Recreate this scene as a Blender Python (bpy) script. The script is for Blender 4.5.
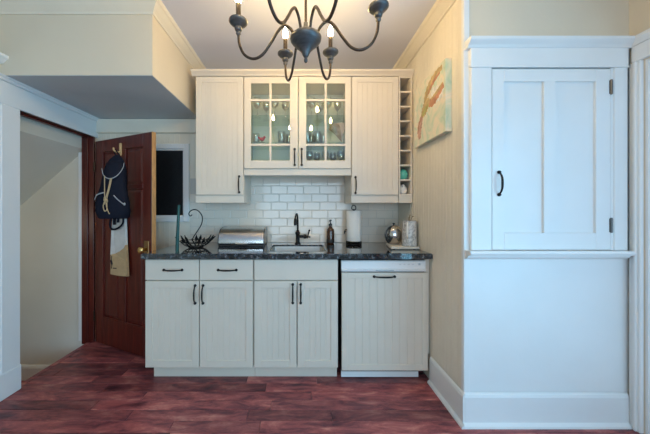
import bpy, bmesh, math, random
from mathutils import Vector, Matrix, Euler

for o in list(bpy.data.objects):
    bpy.data.objects.remove(o)
SC = bpy.context.scene
COL = SC.collection
random.seed(7)
PI = math.pi
R = math.radians

# ------------------------------------------------------------------ camera
F = 265.0            # focal length in pixels of a 650 x 434 frame
VX, VY = 300.0, 211.0
H = 1.212
cam = bpy.data.cameras.new('camera')
cam.sensor_width = 36.0
cam.sensor_fit = 'HORIZONTAL'
cam.lens = F / 650 * 36.0
cam.shift_x = (325 - VX) / 650
cam.shift_y = (VY - 217) / 650
cam.clip_start = 0.02
camo = bpy.data.objects.new('camera', cam)
camo.location = (0, 0, H)
camo.rotation_euler = (PI / 2, 0, 0)
COL.objects.link(camo)
SC.camera = camo

# ------------------------------------------------------------------ world, daylight, exposure
w = bpy.data.worlds.new('daylight')
SC.world = w
w.use_nodes = True
bg = w.node_tree.nodes['Background']
bg.inputs[0].default_value = (0.50, 0.72, 1.0, 1)
bg.inputs[1].default_value = 1.0
vs = SC.view_settings
vs.view_transform = 'Standard'
vs.look = 'None'
vs.gamma = 1
vs.use_curve_mapping = False
vs.exposure = 0.12


def area(name, loc, rot, sx, sy, power, col):
    l = bpy.data.lights.new(name, 'AREA')
    l.shape = 'RECTANGLE'
    l.size = sx
    l.size_y = sy
    l.energy = power
    l.color = col
    o = bpy.data.objects.new(name, l)
    o.location = loc
    o.rotation_euler = rot
    COL.objects.link(o)
    return o


GARDEN = (0.27, 0.70, 1.0)
DAY = (0.64, 0.84, 1.0)
# daylight outside the glazed door of the right wall and outside the window behind the camera
area('garden_door_daylight', (2.12, -0.70, 0.95), (0, PI / 2, 0), 1.8, 2.3, 80, GARDEN)
area('rear_window_daylight', (0.2, -2.62, 1.25), (PI / 2, 0, 0), 2.6, 1.7, 53, DAY)

# ------------------------------------------------------------------ materials
MATS = {}


def new_mat(name):
    m = bpy.data.materials.new(name)
    m.use_nodes = True
    nt = m.node_tree
    return m, nt, nt.nodes['Principled BSDF']


def node(nt, kind, **kw):
    n = nt.nodes.new(kind)
    for k, v in kw.items():
        if k.startswith('i_'):
            n.inputs[k[2:].replace('_', ' ')].default_value = v
        else:
            setattr(n, k, v)
    return n


def ramp(nt, stops):
    n = nt.nodes.new('ShaderNodeValToRGB')
    cr = n.color_ramp
    while len(cr.elements) < len(stops):
        cr.elements.new(0.5)
    for e, (p, c) in zip(cr.elements, stops):
        e.position = p
        e.color = (c[0], c[1], c[2], 1)
    return n


def mat(name, col, rough=0.5, metal=0.0, var=0.0, scale=6.0, bump=0.0, bscale=60.0, stretch=(1, 1, 1),
        emit=None, estr=0.0, coat=0.0, spec=0.5):
    """plain painted / metal surface with a little procedural colour variation and relief"""
    if name in MATS:
        return MATS[name]
    m, nt, p = new_mat(name)
    p.inputs['Base Color'].default_value = (*col, 1)
    p.inputs['Roughness'].default_value = rough
    p.inputs['Metallic'].default_value = metal
    p.inputs['Coat Weight'].default_value = coat
    p.inputs['Specular IOR Level'].default_value = spec
    if emit:
        p.inputs['Emission Color'].default_value = (*emit, 1)
        p.inputs['Emission Strength'].default_value = estr
    tc = node(nt, 'ShaderNodeTexCoord')
    mp = node(nt, 'ShaderNodeMapping')
    mp.inputs['Scale'].default_value = stretch
    nt.links.new(tc.outputs['Object'], mp.inputs[0])
    if var:
        n = node(nt, 'ShaderNodeTexNoise', i_Scale=scale, i_Detail=5.0)
        nt.links.new(mp.outputs[0], n.inputs['Vector'])
        lo = [max(0, c * (1 - var)) for c in col]
        hi = [min(1, c * (1 + var)) for c in col]
        r = ramp(nt, [(0.3, lo), (0.7, hi)])
        nt.links.new(n.outputs['Fac'], r.inputs[0])
        nt.links.new(r.outputs[0], p.inputs['Base Color'])
    if bump:
        n2 = node(nt, 'ShaderNodeTexNoise', i_Scale=bscale, i_Detail=3.0)
        nt.links.new(mp.outputs[0], n2.inputs['Vector'])
        b = node(nt, 'ShaderNodeBump', i_Strength=bump, i_Distance=0.01)
        nt.links.new(n2.outputs['Fac'], b.inputs['Height'])
        nt.links.new(b.outputs[0], p.inputs['Normal'])
    MATS[name] = m
    return m


CREAM = mat('cream_cabinet_paint', (0.71, 0.635, 0.535), 0.38, var=0.02, bump=0.03, bscale=40)
WHITE = mat('white_trim_paint', (0.80, 0.81, 0.80), 0.35, var=0.025, scale=3, bump=0.05, bscale=25)
WALLP = mat('beige_wall_paint', (0.72, 0.63, 0.49), 0.6, var=0.03, scale=2, bump=0.05, bscale=80)
BEADP = mat('cream_beadboard_paint', (0.78, 0.72, 0.60), 0.45, var=0.03, bump=0.03, bscale=40)
CEILP = mat('ceiling_paint', (0.68, 0.70, 0.80), 0.8, var=0.02, scale=2)
SOFSHADE = mat('shaded_soffit', (0.52, 0.54, 0.55), 0.75, var=0.03, scale=2)  # dim light under the bulkhead put into the colour as darker grey
STAIRP = mat('stairwell_paint', (0.72, 0.69, 0.60), 0.7, var=0.04, scale=2, bump=0.05)
IRON = mat('black_iron', (0.012, 0.012, 0.013), 0.38, metal=0.6)
BRONZE = mat('dark_bronze', (0.05, 0.036, 0.026), 0.35, metal=0.8)
LAMPM = mat('blue_grey_lamp_metal', (0.10, 0.102, 0.108), 0.45, metal=0.6, var=0.25, scale=20, stretch=(1, 1, 6))
LAMPA = mat('brown_lamp_arm', (0.060, 0.047, 0.040), 0.36, metal=0.8)
STEEL = mat('brushed_steel', (0.62, 0.61, 0.60), 0.26, metal=1.0, var=0.06, scale=30, stretch=(1, 30, 30))
CHROME = mat('chrome', (0.75, 0.75, 0.75), 0.12, metal=1.0)
BLACKP = mat('black_plastic', (0.015, 0.016, 0.018), 0.4)
DARKGAP = mat('dark_gap', (0.02, 0.02, 0.022), 0.8)
BRASS = mat('brass', (0.75, 0.52, 0.20), 0.25, metal=1.0)
PAPER = mat('paper_towel', (0.86, 0.83, 0.78), 0.9, bump=0.25, bscale=150)
AMBER = mat('amber_glass', (0.060, 0.018, 0.006), 0.12, coat=0.4)
TEAL = mat('teal_wax', (0.0, 0.062, 0.056), 0.4)
MINTG = mat('turquoise_glaze', (0.10, 0.48, 0.38), 0.25)
OFFW = mat('off_white_ceramic', (0.80, 0.77, 0.72), 0.35, var=0.05, scale=30)
DWWHITE = mat('appliance_white', (0.82, 0.82, 0.81), 0.25)
DWGREY = mat('appliance_grey', (0.45, 0.50, 0.53), 0.4)
GROUT = mat('grout', (0.56, 0.54, 0.50), 0.8)
TILE = mat('white_glazed_tile', (0.80, 0.72, 0.62), 0.12, var=0.02, scale=3, bump=0.04, bscale=9, coat=0.3)
PALEWOOD = mat('pale_wood', (0.62, 0.40, 0.19), 0.5, var=0.2, scale=12, stretch=(8, 8, 1))
BAGM = mat('black_nylon', (0.010, 0.012, 0.022), 0.75, bump=0.4, bscale=22, spec=0.12)
ROPE = mat('tan_rope', (0.50, 0.37, 0.21), 0.8, bump=0.3, bscale=200)
PIPING = mat('grey_piping', (0.35, 0.36, 0.38), 0.5)
CLOTHW = mat('white_canvas_cloth', (0.62, 0.62, 0.60), 0.9, var=0.08, scale=18, bump=0.3, bscale=30)
CLOTHT = mat('tan_cloth', (0.50, 0.36, 0.20), 0.9, var=0.08, scale=18, bump=0.2, bscale=60)
BLIND = mat('dark_window_pane', (0.010, 0.012, 0.014), 0.35, var=0.3, scale=60)
RED = mat('red_enamel', (0.55, 0.03, 0.03), 0.3)
STRAW = mat('dried_straw', (0.36, 0.23, 0.11), 0.8, var=0.2, scale=30)
FANP = mat('pale_pink_fan', (0.62, 0.46, 0.38), 0.8, var=0.12, scale=30)
BULB = mat('lit_bulb', (1, 0.8, 0.5), 0.3, emit=(1.0, 0.68, 0.28), estr=215.0)
PAPERLABEL = mat('dark_label', (0.02, 0.018, 0.016), 0.5)


def mahogany():
    m, nt, p = new_mat('mahogany_wood')
    tc = node(nt, 'ShaderNodeTexCoord')
    mp = node(nt, 'ShaderNodeMapping')
    mp.inputs['Scale'].default_value = (14, 14, 1.0)
    nt.links.new(tc.outputs['Object'], mp.inputs[0])
    n = node(nt, 'ShaderNodeTexNoise', i_Scale=3.0, i_Detail=6.0, i_Distortion=0.6)
    nt.links.new(mp.outputs[0], n.inputs['Vector'])
    r = ramp(nt, [(0.25, (0.050, 0.007, 0.006)), (0.55, (0.105, 0.014, 0.009)), (0.8, (0.17, 0.028, 0.014))])
    nt.links.new(n.outputs['Fac'], r.inputs[0])
    nt.links.new(r.outputs[0], p.inputs['Base Color'])
    p.inputs['Roughness'].default_value = 0.33
    b = node(nt, 'ShaderNodeBump', i_Strength=0.1, i_Distance=0.01)
    nt.links.new(n.outputs['Fac'], b.inputs['Height'])
    nt.links.new(b.outputs[0], p.inputs['Normal'])
    return m


MAHOG = mahogany()


def floor_wood():
    m, nt, p = new_mat('cherry_floor_wood')
    tc = node(nt, 'ShaderNodeTexCoord')
    oi = node(nt, 'ShaderNodeObjectInfo')
    add = node(nt, 'ShaderNodeVectorMath', operation='ADD')
    mul = node(nt, 'ShaderNodeVectorMath', operation='SCALE')
    comb = node(nt, 'ShaderNodeCombineXYZ')
    for i in range(3):
        nt.links.new(oi.outputs['Random'], comb.inputs[i])
    nt.links.new(comb.outputs[0], mul.inputs[0])
    mul.inputs['Scale'].default_value = 40.0
    nt.links.new(tc.outputs['Object'], add.inputs[0])
    nt.links.new(mul.outputs[0], add.inputs[1])
    mp = node(nt, 'ShaderNodeMapping')
    mp.inputs['Scale'].default_value = (1.0, 3.2, 1)
    nt.links.new(add.outputs[0], mp.inputs[0])
    n = node(nt, 'ShaderNodeTexNoise', i_Scale=5.0, i_Detail=9.0, i_Roughness=0.68, i_Distortion=0.5)
    nt.links.new(mp.outputs[0], n.inputs['Vector'])
    r = ramp(nt, [(0.30, (0.045, 0.012, 0.020)), (0.42, (0.190, 0.046, 0.056)), (0.55, (0.370, 0.098, 0.096)),
                  (0.72, (0.62, 0.27, 0.22))])
    nt.links.new(n.outputs['Fac'], r.inputs[0])
    mx = node(nt, 'ShaderNodeMix', data_type='RGBA', blend_type='MULTIPLY')
    mx.inputs[0].default_value = 1.0
    rr = ramp(nt, [(0.0, (0.62, 0.60, 0.62)), (0.5, (0.95, 0.95, 0.95)), (1.0, (1.25, 1.2, 1.15))])
    nt.links.new(oi.outputs['Random'], rr.inputs[0])
    nt.links.new(r.outputs[0], mx.inputs[6])
    nt.links.new(rr.outputs[0], mx.inputs[7])
    nt.links.new(mx.outputs[2], p.inputs['Base Color'])
    rg = node(nt, 'ShaderNodeMapRange')
    rg.inputs['To Min'].default_value = 0.30
    rg.inputs['To Max'].default_value = 0.50
    nt.links.new(n.outputs['Fac'], rg.inputs[0])
    nt.links.new(rg.outputs[0], p.inputs['Roughness'])
    b = node(nt, 'ShaderNodeBump', i_Strength=0.22, i_Distance=0.01)
    n2 = node(nt, 'ShaderNodeTexNoise', i_Scale=16.0, i_Detail=3.0)
    nt.links.new(mp.outputs[0], n2.inputs['Vector'])
    nt.links.new(n2.outputs['Fac'], b.inputs['Height'])
    nt.links.new(b.outputs[0], p.inputs['Normal'])
    return m


FLOORW = floor_wood()


def granite():
    m, nt, p = new_mat('dark_granite')
    tc = node(nt, 'ShaderNodeTexCoord')
    v = node(nt, 'ShaderNodeTexVoronoi', i_Scale=170.0)
    nt.links.new(tc.outputs['Object'], v.inputs['Vector'])
    n = node(nt, 'ShaderNodeTexNoise', i_Scale=38.0, i_Detail=6.0, i_Roughness=0.75)
    nt.links.new(tc.outputs['Object'], n.inputs['Vector'])
    r1 = ramp(nt, [(0.40, (0.007, 0.008, 0.012)), (0.54, (0.030, 0.034, 0.045)), (0.68, (0.26, 0.27, 0.29))])
    nt.links.new(n.outputs['Fac'], r1.inputs[0])
    r2 = ramp(nt, [(0.0, (0.25, 0.25, 0.25)), (1.0, (1.5, 1.5, 1.5))])
    nt.links.new(v.outputs['Color'], r2.inputs[0])
    mx = node(nt, 'ShaderNodeMix', data_type='RGBA', blend_type='MULTIPLY')
    mx.inputs[0].default_value = 1.0
    nt.links.new(r1.outputs[0], mx.inputs[6])
    nt.links.new(r2.outputs[0], mx.inputs[7])
    nt.links.new(mx.outputs[2], p.inputs['Base Color'])
    p.inputs['Roughness'].default_value = 0.045
    p.inputs['Coat Weight'].default_value = 0.8
    p.inputs['Coat Roughness'].default_value = 0.03
    return m


GRANITE = granite()


def marble():
    m, nt, p = new_mat('grey_marbled_ceramic')
    tc = node(nt, 'ShaderNodeTexCoord')
    n = node(nt, 'ShaderNodeTexNoise', i_Scale=26.0, i_Detail=4.0, i_Distortion=2.5)
    nt.links.new(tc.outputs['Object'], n.inputs['Vector'])
    r = ramp(nt, [(0.38, (0.36, 0.36, 0.35)), (0.52, (0.62, 0.61, 0.59)), (0.62, (0.72, 0.70, 0.66))])
    nt.links.new(n.outputs['Fac'], r.inputs[0])
    nt.links.new(r.outputs[0], p.inputs['Base Color'])
    p.inputs['Roughness'].default_value = 0.3
    return m


MARBLE = marble()


def thin_glass(name, tint, refl, rough=0.02, bump=0.0):
    m = bpy.data.materials.new(name)
    m.use_nodes = True
    nt = m.node_tree
    nt.nodes.clear()
    out = node(nt, 'ShaderNodeOutputMaterial')
    t = node(nt, 'ShaderNodeBsdfTransparent')
    t.inputs[0].default_value = (*tint, 1)
    g = node(nt, 'ShaderNodeBsdfGlossy')
    g.inputs['Roughness'].default_value = rough
    g.inputs[0].default_value = (1, 1, 1, 1)
    lw = node(nt, 'ShaderNodeLayerWeight')
    lw.inputs['Blend'].default_value = 0.35
    mr = node(nt, 'ShaderNodeMapRange')
    mr.inputs['To Min'].default_value = refl
    mr.inputs['To Max'].default_value = 0.6
    mix = node(nt, 'ShaderNodeMixShader')
    nt.links.new(lw.outputs['Facing'], mr.inputs[0])
    nt.links.new(mr.outputs[0], mix.inputs[0])
    nt.links.new(t.outputs[0], mix.inputs[1])
    nt.links.new(g.outputs[0], mix.inputs[2])
    nt.links.new(mix.outputs[0], out.inputs[0])
    if bump:
        tc = node(nt, 'ShaderNodeTexCoord')
        n = node(nt, 'ShaderNodeTexNoise', i_Scale=45.0)
        nt.links.new(tc.outputs['Object'], n.inputs['Vector'])
        b = node(nt, 'ShaderNodeBump', i_Strength=bump, i_Distance=0.01)
        nt.links.new(n.outputs['Fac'], b.inputs['Height'])
        nt.links.new(b.outputs[0], g.inputs['Normal'])
    return m


PANE = thin_glass('door_pane_glass', (0.95, 0.985, 0.94), 0.045, 0.0, 0.0)
SHELFG = thin_glass('shelf_glass', (0.86, 0.95, 0.90), 0.08)
CUPG = thin_glass('drinking_glass', (0.95, 0.97, 0.96), 0.22, 0.05)
WINPANE = thin_glass('clear_window_glass', (0.97, 0.99, 1.0), 0.03)


def canvas_paint():
    m, nt, p = new_mat('mint_canvas_paint')
    tc = node(nt, 'ShaderNodeTexCoord')
    n = node(nt, 'ShaderNodeTexNoise', i_Scale=7.0, i_Detail=5.0, i_Distortion=1.5)
    nt.links.new(tc.outputs['Object'], n.inputs['Vector'])
    r = ramp(nt, [(0.30, (0.40, 0.58, 0.46)), (0.44, (0.62, 0.67, 0.54)), (0.56, (0.78, 0.70, 0.56)), (0.75, (0.60, 0.67, 0.60))])
    nt.links.new(n.outputs['Fac'], r.inputs[0])
    nt.links.new(r.outputs[0], p.inputs['Base Color'])
    p.inputs['Roughness'].default_value = 0.7
    return m


CANVAS = canvas_paint()

# ------------------------------------------------------------------ geometry helpers
ROOTM = {}


def root_matrix(o):
    while o is not None and o.name not in ROOTM:
        o = o.parent
    return ROOTM[o.name] if o is not None else Matrix.Identity(4)


def tag(o, label=None, cat=None, group=None, kind=None):
    if label:
        o['label'] = label
    if cat:
        o['category'] = cat
    if group:
        o['group'] = group
    if kind:
        o['kind'] = kind
    return o


def thing(name, label, cat, loc=(0, 0, 0), rotz=0.0, group=None, kind=None):
    o = bpy.data.objects.new(name, None)
    o.empty_display_size = 0.05
    o.location = loc
    o.rotation_euler = (0, 0, rotz)
    COL.objects.link(o)
    ROOTM[o.name] = Matrix.Translation(loc) @ Matrix.Rotation(rotz, 4, 'Z')
    return tag(o, label, cat, group, kind)


def obj(name, bm, material, parent=None, local=False, smooth=False, auto=None):
    """link the bmesh as one object; world coordinates unless local"""
    me = bpy.data.meshes.new(name)
    if parent is not None and not local:
        bm.transform(root_matrix(parent).inverted())
    bmesh.ops.recalc_face_normals(bm, faces=bm.faces)
    if smooth:
        for f in bm.faces:
            f.smooth = True
        if auto is not None:
            for e in bm.edges:
                if len(e.link_faces) == 2 and e.calc_face_angle(0) > auto:
                    e.smooth = False
    bm.to_mesh(me)
    bm.free()
    me.materials.append(material)
    o = bpy.data.objects.new(name, me)
    COL.objects.link(o)
    if parent is not None:
        o.parent = parent
    return o


def struct(name, bm, material, label, cat='wall', **kw):
    o = obj(name, bm, material, **kw)
    ROOTM[o.name] = Matrix.Identity(4)
    return tag(o, label, cat, kind='structure')


def copy_tree(o, parent=None):
    c = o.copy()
    COL.objects.link(c)
    c.parent = parent
    for ch in list(o.children):
        copy_tree(ch, c)
    return c


def B():
    return bmesh.new()


def box(bm, x0, x1, y0, y1, z0, z1, bev=0.0, seg=1):
    vs_ = [bm.verts.new(p) for p in ((x0, y0, z0), (x1, y0, z0), (x1, y1, z0), (x0, y1, z0),
                                     (x0, y0, z1), (x1, y0, z1), (x1, y1, z1), (x0, y1, z1))]
    fs = [bm.faces.new([vs_[i] for i in q]) for q in ((3, 2, 1, 0), (4, 5, 6, 7), (0, 1, 5, 4), (1, 2, 6, 5), (2, 3, 7, 6), (3, 0, 4, 7))]
    if bev:
        es = set()
        for f in fs:
            es.update(f.edges)
        bmesh.ops.bevel(bm, geom=list(es), offset=bev, segments=seg, affect='EDGES', profile=0.5)
    return bm


def prism(bm, pts, axis, a0, a1):
    """extrude a closed 2D outline. axis 'x': pts=(y,z); 'y': pts=(x,z); 'z': pts=(x,y)"""
    def P(p, a):
        return {'x': (a, p[0], p[1]), 'y': (p[0], a, p[1]), 'z': (p[0], p[1], a)}[axis]
    v0 = [bm.verts.new(P(p, a0)) for p in pts]
    v1 = [bm.verts.new(P(p, a1)) for p in pts]
    n = len(pts)
    for i in range(n):
        j = (i + 1) % n
        bm.faces.new((v0[i], v0[j], v1[j], v1[i]))
    bm.faces.new(v0[::-1])
    bm.faces.new(v1)
    return bm


def lathe(bm, prof, c=(0, 0, 0), seg=24, ax='z', cap=True):
    """prof = [(r, h)...] around an axis through c"""
    rings = []
    for r, h in prof:
        ring = []
        for k in range(seg):
            a = 2 * PI * k / seg
            u, v = r * math.cos(a), r * math.sin(a)
            p = {'z': (u, v, h), 'y': (u, h, v), 'x': (h, u, v)}[ax]
            ring.append(bm.verts.new((c[0] + p[0], c[1] + p[1], c[2] + p[2])))
        rings.append(ring)
    for a, b in zip(rings, rings[1:]):
        for k in range(seg):
            j = (k + 1) % seg
            bm.faces.new((a[k], a[j], b[j], b[k]))
    if cap:
        bm.faces.new(rings[0][::-1])
        bm.faces.new(rings[-1])
    return bm


def spline(pts, n=6):
    """Catmull-Rom through pts"""
    P = [Vector(p) for p in pts]
    P = [P[0] * 2 - P[1]] + P + [P[-1] * 2 - P[-2]]
    out = []
    for i in range(1, len(P) - 2):
        for k in range(n):
            t = k / n
            a, b, c, d = P[i - 1], P[i], P[i + 1], P[i + 2]
            out.append(0.5 * ((2 * b) + (c - a) * t + (2 * a - 5 * b + 4 * c - d) * t * t + (3 * b - a - 3 * c + d) * t ** 3))
    out.append(P[-2])
    return out


def tube(bm, pts, r, seg=8, closed=False):
    """r: number or list of radii"""
    pts = [Vector(p) for p in pts]
    n = len(pts)
    rr = r if isinstance(r, (list, tuple)) else [r] * n
    rings = []
    up = None
    for i, p in enumerate(pts):
        if closed:
            d = (pts[(i + 1) % n] - pts[i - 1]).normalized()
        else:
            d = (pts[min(i + 1, n - 1)] - pts[max(i - 1, 0)]).normalized()
        if up is None:
            up = Vector((0, 0, 1)) if abs(d.z) < 0.9 else Vector((1, 0, 0))
        s = d.cross(up)
        if s.length < 1e-5:
            s = d.orthogonal()
        s.normalize()
        up = s.cross(d).normalized()
        rings.append([bm.verts.new(p + rr[i] * (math.cos(2 * PI * k / seg) * s + math.sin(2 * PI * k / seg) * up)) for k in range(seg)])
    prs = list(zip(rings, rings[1:]))
    if closed:
        prs.append((rings[-1], rings[0]))
    for a, b in prs:
        for k in range(seg):
            j = (k + 1) % seg
            bm.faces.new((a[k], a[j], b[j], b[k]))
    if not closed:
        bm.faces.new(rings[0][::-1])
        bm.faces.new(rings[-1])
    return bm


def ellipsoid(bm, c, rx, ry, rz, u=16, v=10):
    m = Matrix.Translation(c) @ Matrix.Diagonal((rx, ry, rz, 1))
    bmesh.ops.create_uvsphere(bm, u_segments=u, v_segments=v, radius=1, matrix=m)
    return bm


def grooved(bm, a0, a1, z0, z1, front, back, pitch, axis='x', gw=0.0045, gd=0.0020, off=None):
    """vertical beadboard sheet spanning a0..a1 along axis, its face at 'front', its rear at 'back'"""
    sgn = 1 if back > front else -1
    n = max(1, round((a1 - a0) / pitch))
    st = (a1 - a0) / n
    pts = [(a0, front)]
    for i in range(1, n):
        g = a0 + i * st
        pts += [(g - gw / 2, front), (g - gw * 0.2, front + sgn * gd), (g + gw * 0.2, front + sgn * gd), (g + gw / 2, front)]
    pts += [(a1, front), (a1, back), (a0, back)]
    if axis == 'y':
        pts = [(q, p) for p, q in pts]
    return prism(bm, pts, 'z', z0, z1)


def pull(bm, c, length, vertical, out=0.024, r=0.0058):
    """bow handle on a face that looks to -Y; c = centre on the face"""
    pts, rad = [], []
    n = 12
    for i in range(n + 1):
        t = i / n * 2 - 1
        o_ = out * (1 - abs(t) ** 3.2) + 0.004
        a = t * length / 2
        p = (c[0], c[1] - o_, c[2] + a) if vertical else (c[0] + a, c[1] - o_, c[2])
        pts.append(p)
        rad.append(r * (1.05 - 0.35 * abs(t) ** 1.5))
    tube(bm, pts, rad, 8)
    for s in (-1, 1):
        q = (c[0], c[1], c[2] + s * length / 2) if vertical else (c[0] + s * length / 2, c[1], c[2])
        lathe(bm, [(0.0095, 0.0), (0.0100, -0.004), (0.0085, -0.010), (0.004, -0.013)], q, 10, 'y')
    return bm


def handle(parent, c, length=0.125, vertical=True, m=None):
    b = pull(B(), c, length, vertical)
    return obj('handle', b, m or BRONZE, parent, smooth=True)


def panel_door(root, x0, x1, z0, z1, yf, th=0.02, fr=0.05, pitch=0.040, name='door', m=None):
    """shaker door with a beadboard infill; face plane at yf looking to -Y"""
    m = m or CREAM
    b = B()
    bv = 0.0015
    box(b, x0, x0 + fr, yf, yf + th, z0, z1, bv)
    box(b, x1 - fr, x1, yf, yf + th, z0, z1, bv)
    box(b, x0 + fr, x1 - fr, yf, yf + th, z0, z0 + fr, bv)
    box(b, x0 + fr, x1 - fr, yf, yf + th, z1 - fr, z1, bv)
    d = obj(name, b, m, root)
    b = grooved(B(), x0 + fr, x1 - fr, z0 + fr, z1 - fr, yf + 0.006, yf + th - 0.002, pitch)
    obj('beadboard_panel', b, m, d)
    return d


# ------------------------------------------------------------------ room shell
YB = 2.507           # tiled face of the back wall
XR = 0.93            # beadboard side wall on the right of the kitchen
YF = 1.503           # wall with the cupboard
XRR = 1.87           # far right wall
XL = -1.911          # left trim plane
ZC = 2.545           # ceiling
YR = -2.5            # wall behind the camera

floor = struct('floor', box(B(), -1.925, 2.0, YR, 2.55, -0.06, -0.02), DARKGAP, 'dark red cherry plank floor', 'floor')
row = 0
y = 2.53
widths = 0.083
while y > YR + 0.05:
    x = -1.925 - random.random() * 0.8
    while x < 1.87:
        L = random.choice((0.5, 0.7, 0.9, 1.1, 1.3))
        a, c = max(x, -1.925), min(x + L, 1.99)
        if c - a > 0.04:
            b = B()
            dz = random.uniform(-0.0006, 0.0)
            cx, cy = (a + c) / 2, y - widths / 2
            hx, hy = (c - a) / 2 - 0.0008, widths / 2 - 0.0008
            e = 0.003
            v = [b.verts.new(p) for p in ((-hx, -hy, -0.02), (hx, -hy, -0.02), (hx, hy, -0.02), (-hx, hy, -0.02),
                                          (-hx, -hy, -0.002), (hx, -hy, -0.002), (hx, hy, -0.002), (-hx, hy, -0.002),
                                          (-hx + e, -hy + e, 0), (hx - e, -hy + e, 0), (hx - e, hy - e, 0), (-hx + e, hy - e, 0))]
            for k in range(4):
                j = (k + 1) % 4
                b.faces.new((v[k], v[j], v[4 + j], v[4 + k]))
                b.faces.new((v[4 + k], v[4 + j], v[8 + j], v[8 + k]))
            b.faces.new(v[8:12])
            o = obj('plank', b, FLOORW, floor, local=True)
            o.location = (cx, cy, dz)
        x += L
    y -= widths
    row += 1

struct('ceiling', box(B(), -1.95, 2.0, YR - 0.05, 2.6, ZC, ZC + 0.08), CEILP, 'pale grey painted ceiling above the chandelier', 'ceiling')

# back wall with window opening
WX0, WX1, WZ0, WZ1 = -1.56, -1.090, 1.158, 1.797
b = B()
wy0, wy1 = YB + 0.008, YB + 0.10
box(b, -2.03, WX0, wy0, wy1, 0, ZC)
box(b, WX1, 1.03, wy0, wy1, 0, ZC)
box(b, WX0, WX1, wy0, wy1, 0, WZ0)
box(b, WX0, WX1, wy0, wy1, WZ1, ZC)
wall_back = struct('wall_back', b, GROUT, 'back wall behind the counter, cream boards and white subway tiles')
TX0 = -1.040
for (a0, a1, z0, z1) in ((-1.925, WX0, 0, 2.09), (WX1, TX0, 0, 2.09), (WX0, WX1, 0, WZ0), (WX0, WX1, WZ1, 2.09)):
    obj('beadboard', grooved(B(), a0, a1, z0, z1, YB, wy0, 0.045), BEADP, wall_back)
obj('beadboard', box(B(), TX0, XR, YB + 0.004, wy0, 1.52, ZC), BEADP, wall_back)

# subway tiles, each its own piece
TW, TH = 0.1535, 0.0765


def tile_mesh(wd, ht):
    b = B()
    e = 0.0035
    t = 0.0078
    hx, hz = wd / 2, ht / 2
    v = [b.verts.new(p) for p in ((-hx, 0, -hz), (hx, 0, -hz), (hx, 0, hz), (-hx, 0, hz),
                                  (-hx, -t + 0.002, -hz), (hx, -t + 0.002, -hz), (hx, -t + 0.002, hz), (-hx, -t + 0.002, hz),
                                  (-hx + e, -t, -hz + e), (hx - e, -t, -hz + e), (hx - e, -t, hz - e), (-hx + e, -t, hz - e))]
    for k in range(4):
        j = (k + 1) % 4
        b.faces.new((v[k], v[j], v[4 + j], v[4 + k]))
        b.faces.new((v[4 + k], v[4 + j], v[8 + j], v[8 + k]))
    b.faces.new(v[8:12])
    bmesh.ops.recalc_face_normals(b, faces=b.faces)
    for f in b.faces:
        if f.calc_center_median().y < -t + 0.001 and f.normal.y > 0:
            f.normal_flip()
    me = bpy.data.meshes.new('tile')
    b.to_mesh(me)
    b.free()
    me.materials.append(TILE)
    return me


obj('grout_bed', box(B(), TX0, XR, wy0 - 0.0048, wy0, 0.9142, 1.52), GROUT, wall_back)
tcache = {}
for r_ in range(8):
    z0 = 0.9145 + r_ * TH
    ztop = 1.506 + 0.02
    z1 = min(z0 + TH - 0.002, ztop)
    if z1 - z0 < 0.02:
        break
    x = TX0 + (0 if r_ % 2 == 0 else -TW / 2)
    while x < XR - 0.01:
        a, c = max(x, TX0), min(x + TW - 0.002, XR - 0.001)
        # nothing of the wall behind the hanging side cabinets shows
        hid = z0 > 1.30 and (c < -0.50 or a > 0.46)
        if c - a > 0.012 and not hid:
            key = (round(c - a, 4), round(z1 - z0, 4))
            if key not in tcache:
                tcache[key] = tile_mesh(*key)
            o = bpy.data.objects.new('tile', tcache[key])
            COL.objects.link(o)
            o.parent = wall_back
            o.location = ((a + c) / 2, wy0, (z0 + z1) / 2)
            o.rotation_euler = (random.uniform(-0.006, 0.006), 0, random.uniform(-0.005, 0.005))
        x += TW

# window in the back wall
win = thing('window_1', 'dark window pane in a white frame beside the open red door', 'window', ((WX0 + WX1) / 2, YB, WZ0), kind='structure')
b = B()
fw = 0.047
prf = lambda a, s: a
box(b, WX0 - fw, WX0, YB - 0.022, YB + 0.05, WZ0 - fw, WZ1 + fw, 0.003)
box(b, WX1, WX1 + fw, YB - 0.022, YB + 0.05, WZ0 - fw, WZ1 + fw, 0.003)
box(b, WX0, WX1, YB - 0.022, YB + 0.05, WZ0 - fw, WZ0, 0.003)
box(b, WX0, WX1, YB - 0.022, YB + 0.05, WZ1, WZ1 + fw, 0.003)
obj('window_frame', b, WHITE, win)
b = B()
i2 = 0.014
box(b, WX0, WX0 + i2, YB - 0.010, YB + 0.045, WZ0, WZ1, 0.002)
box(b, WX1 - i2, WX1, YB - 0.010, YB + 0.045, WZ0, WZ1, 0.002)
box(b, WX0 + i2, WX1 - i2, YB - 0.010, YB + 0.045, WZ0, WZ0 + i2, 0.002)
box(b, WX0 + i2, WX1 - i2, YB - 0.010, YB + 0.045, WZ1 - i2, WZ1, 0.002)
obj('window_sash', b, WHITE, win)
obj('pane', box(B(), WX0 + 0.01, WX1 - 0.01, YB + 0.012, YB + 0.02, WZ0 + 0.01, WZ1 - 0.01), BLIND, win)

# header board across the back wall above the window
b = box(B(), -1.905, -0.87, YB - 0.030, YB, 1.945, 2.075, 0.003)
struct('trim_1', b, BEADP, 'cream header board on the back wall under the soffit', 'trim')

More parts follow.
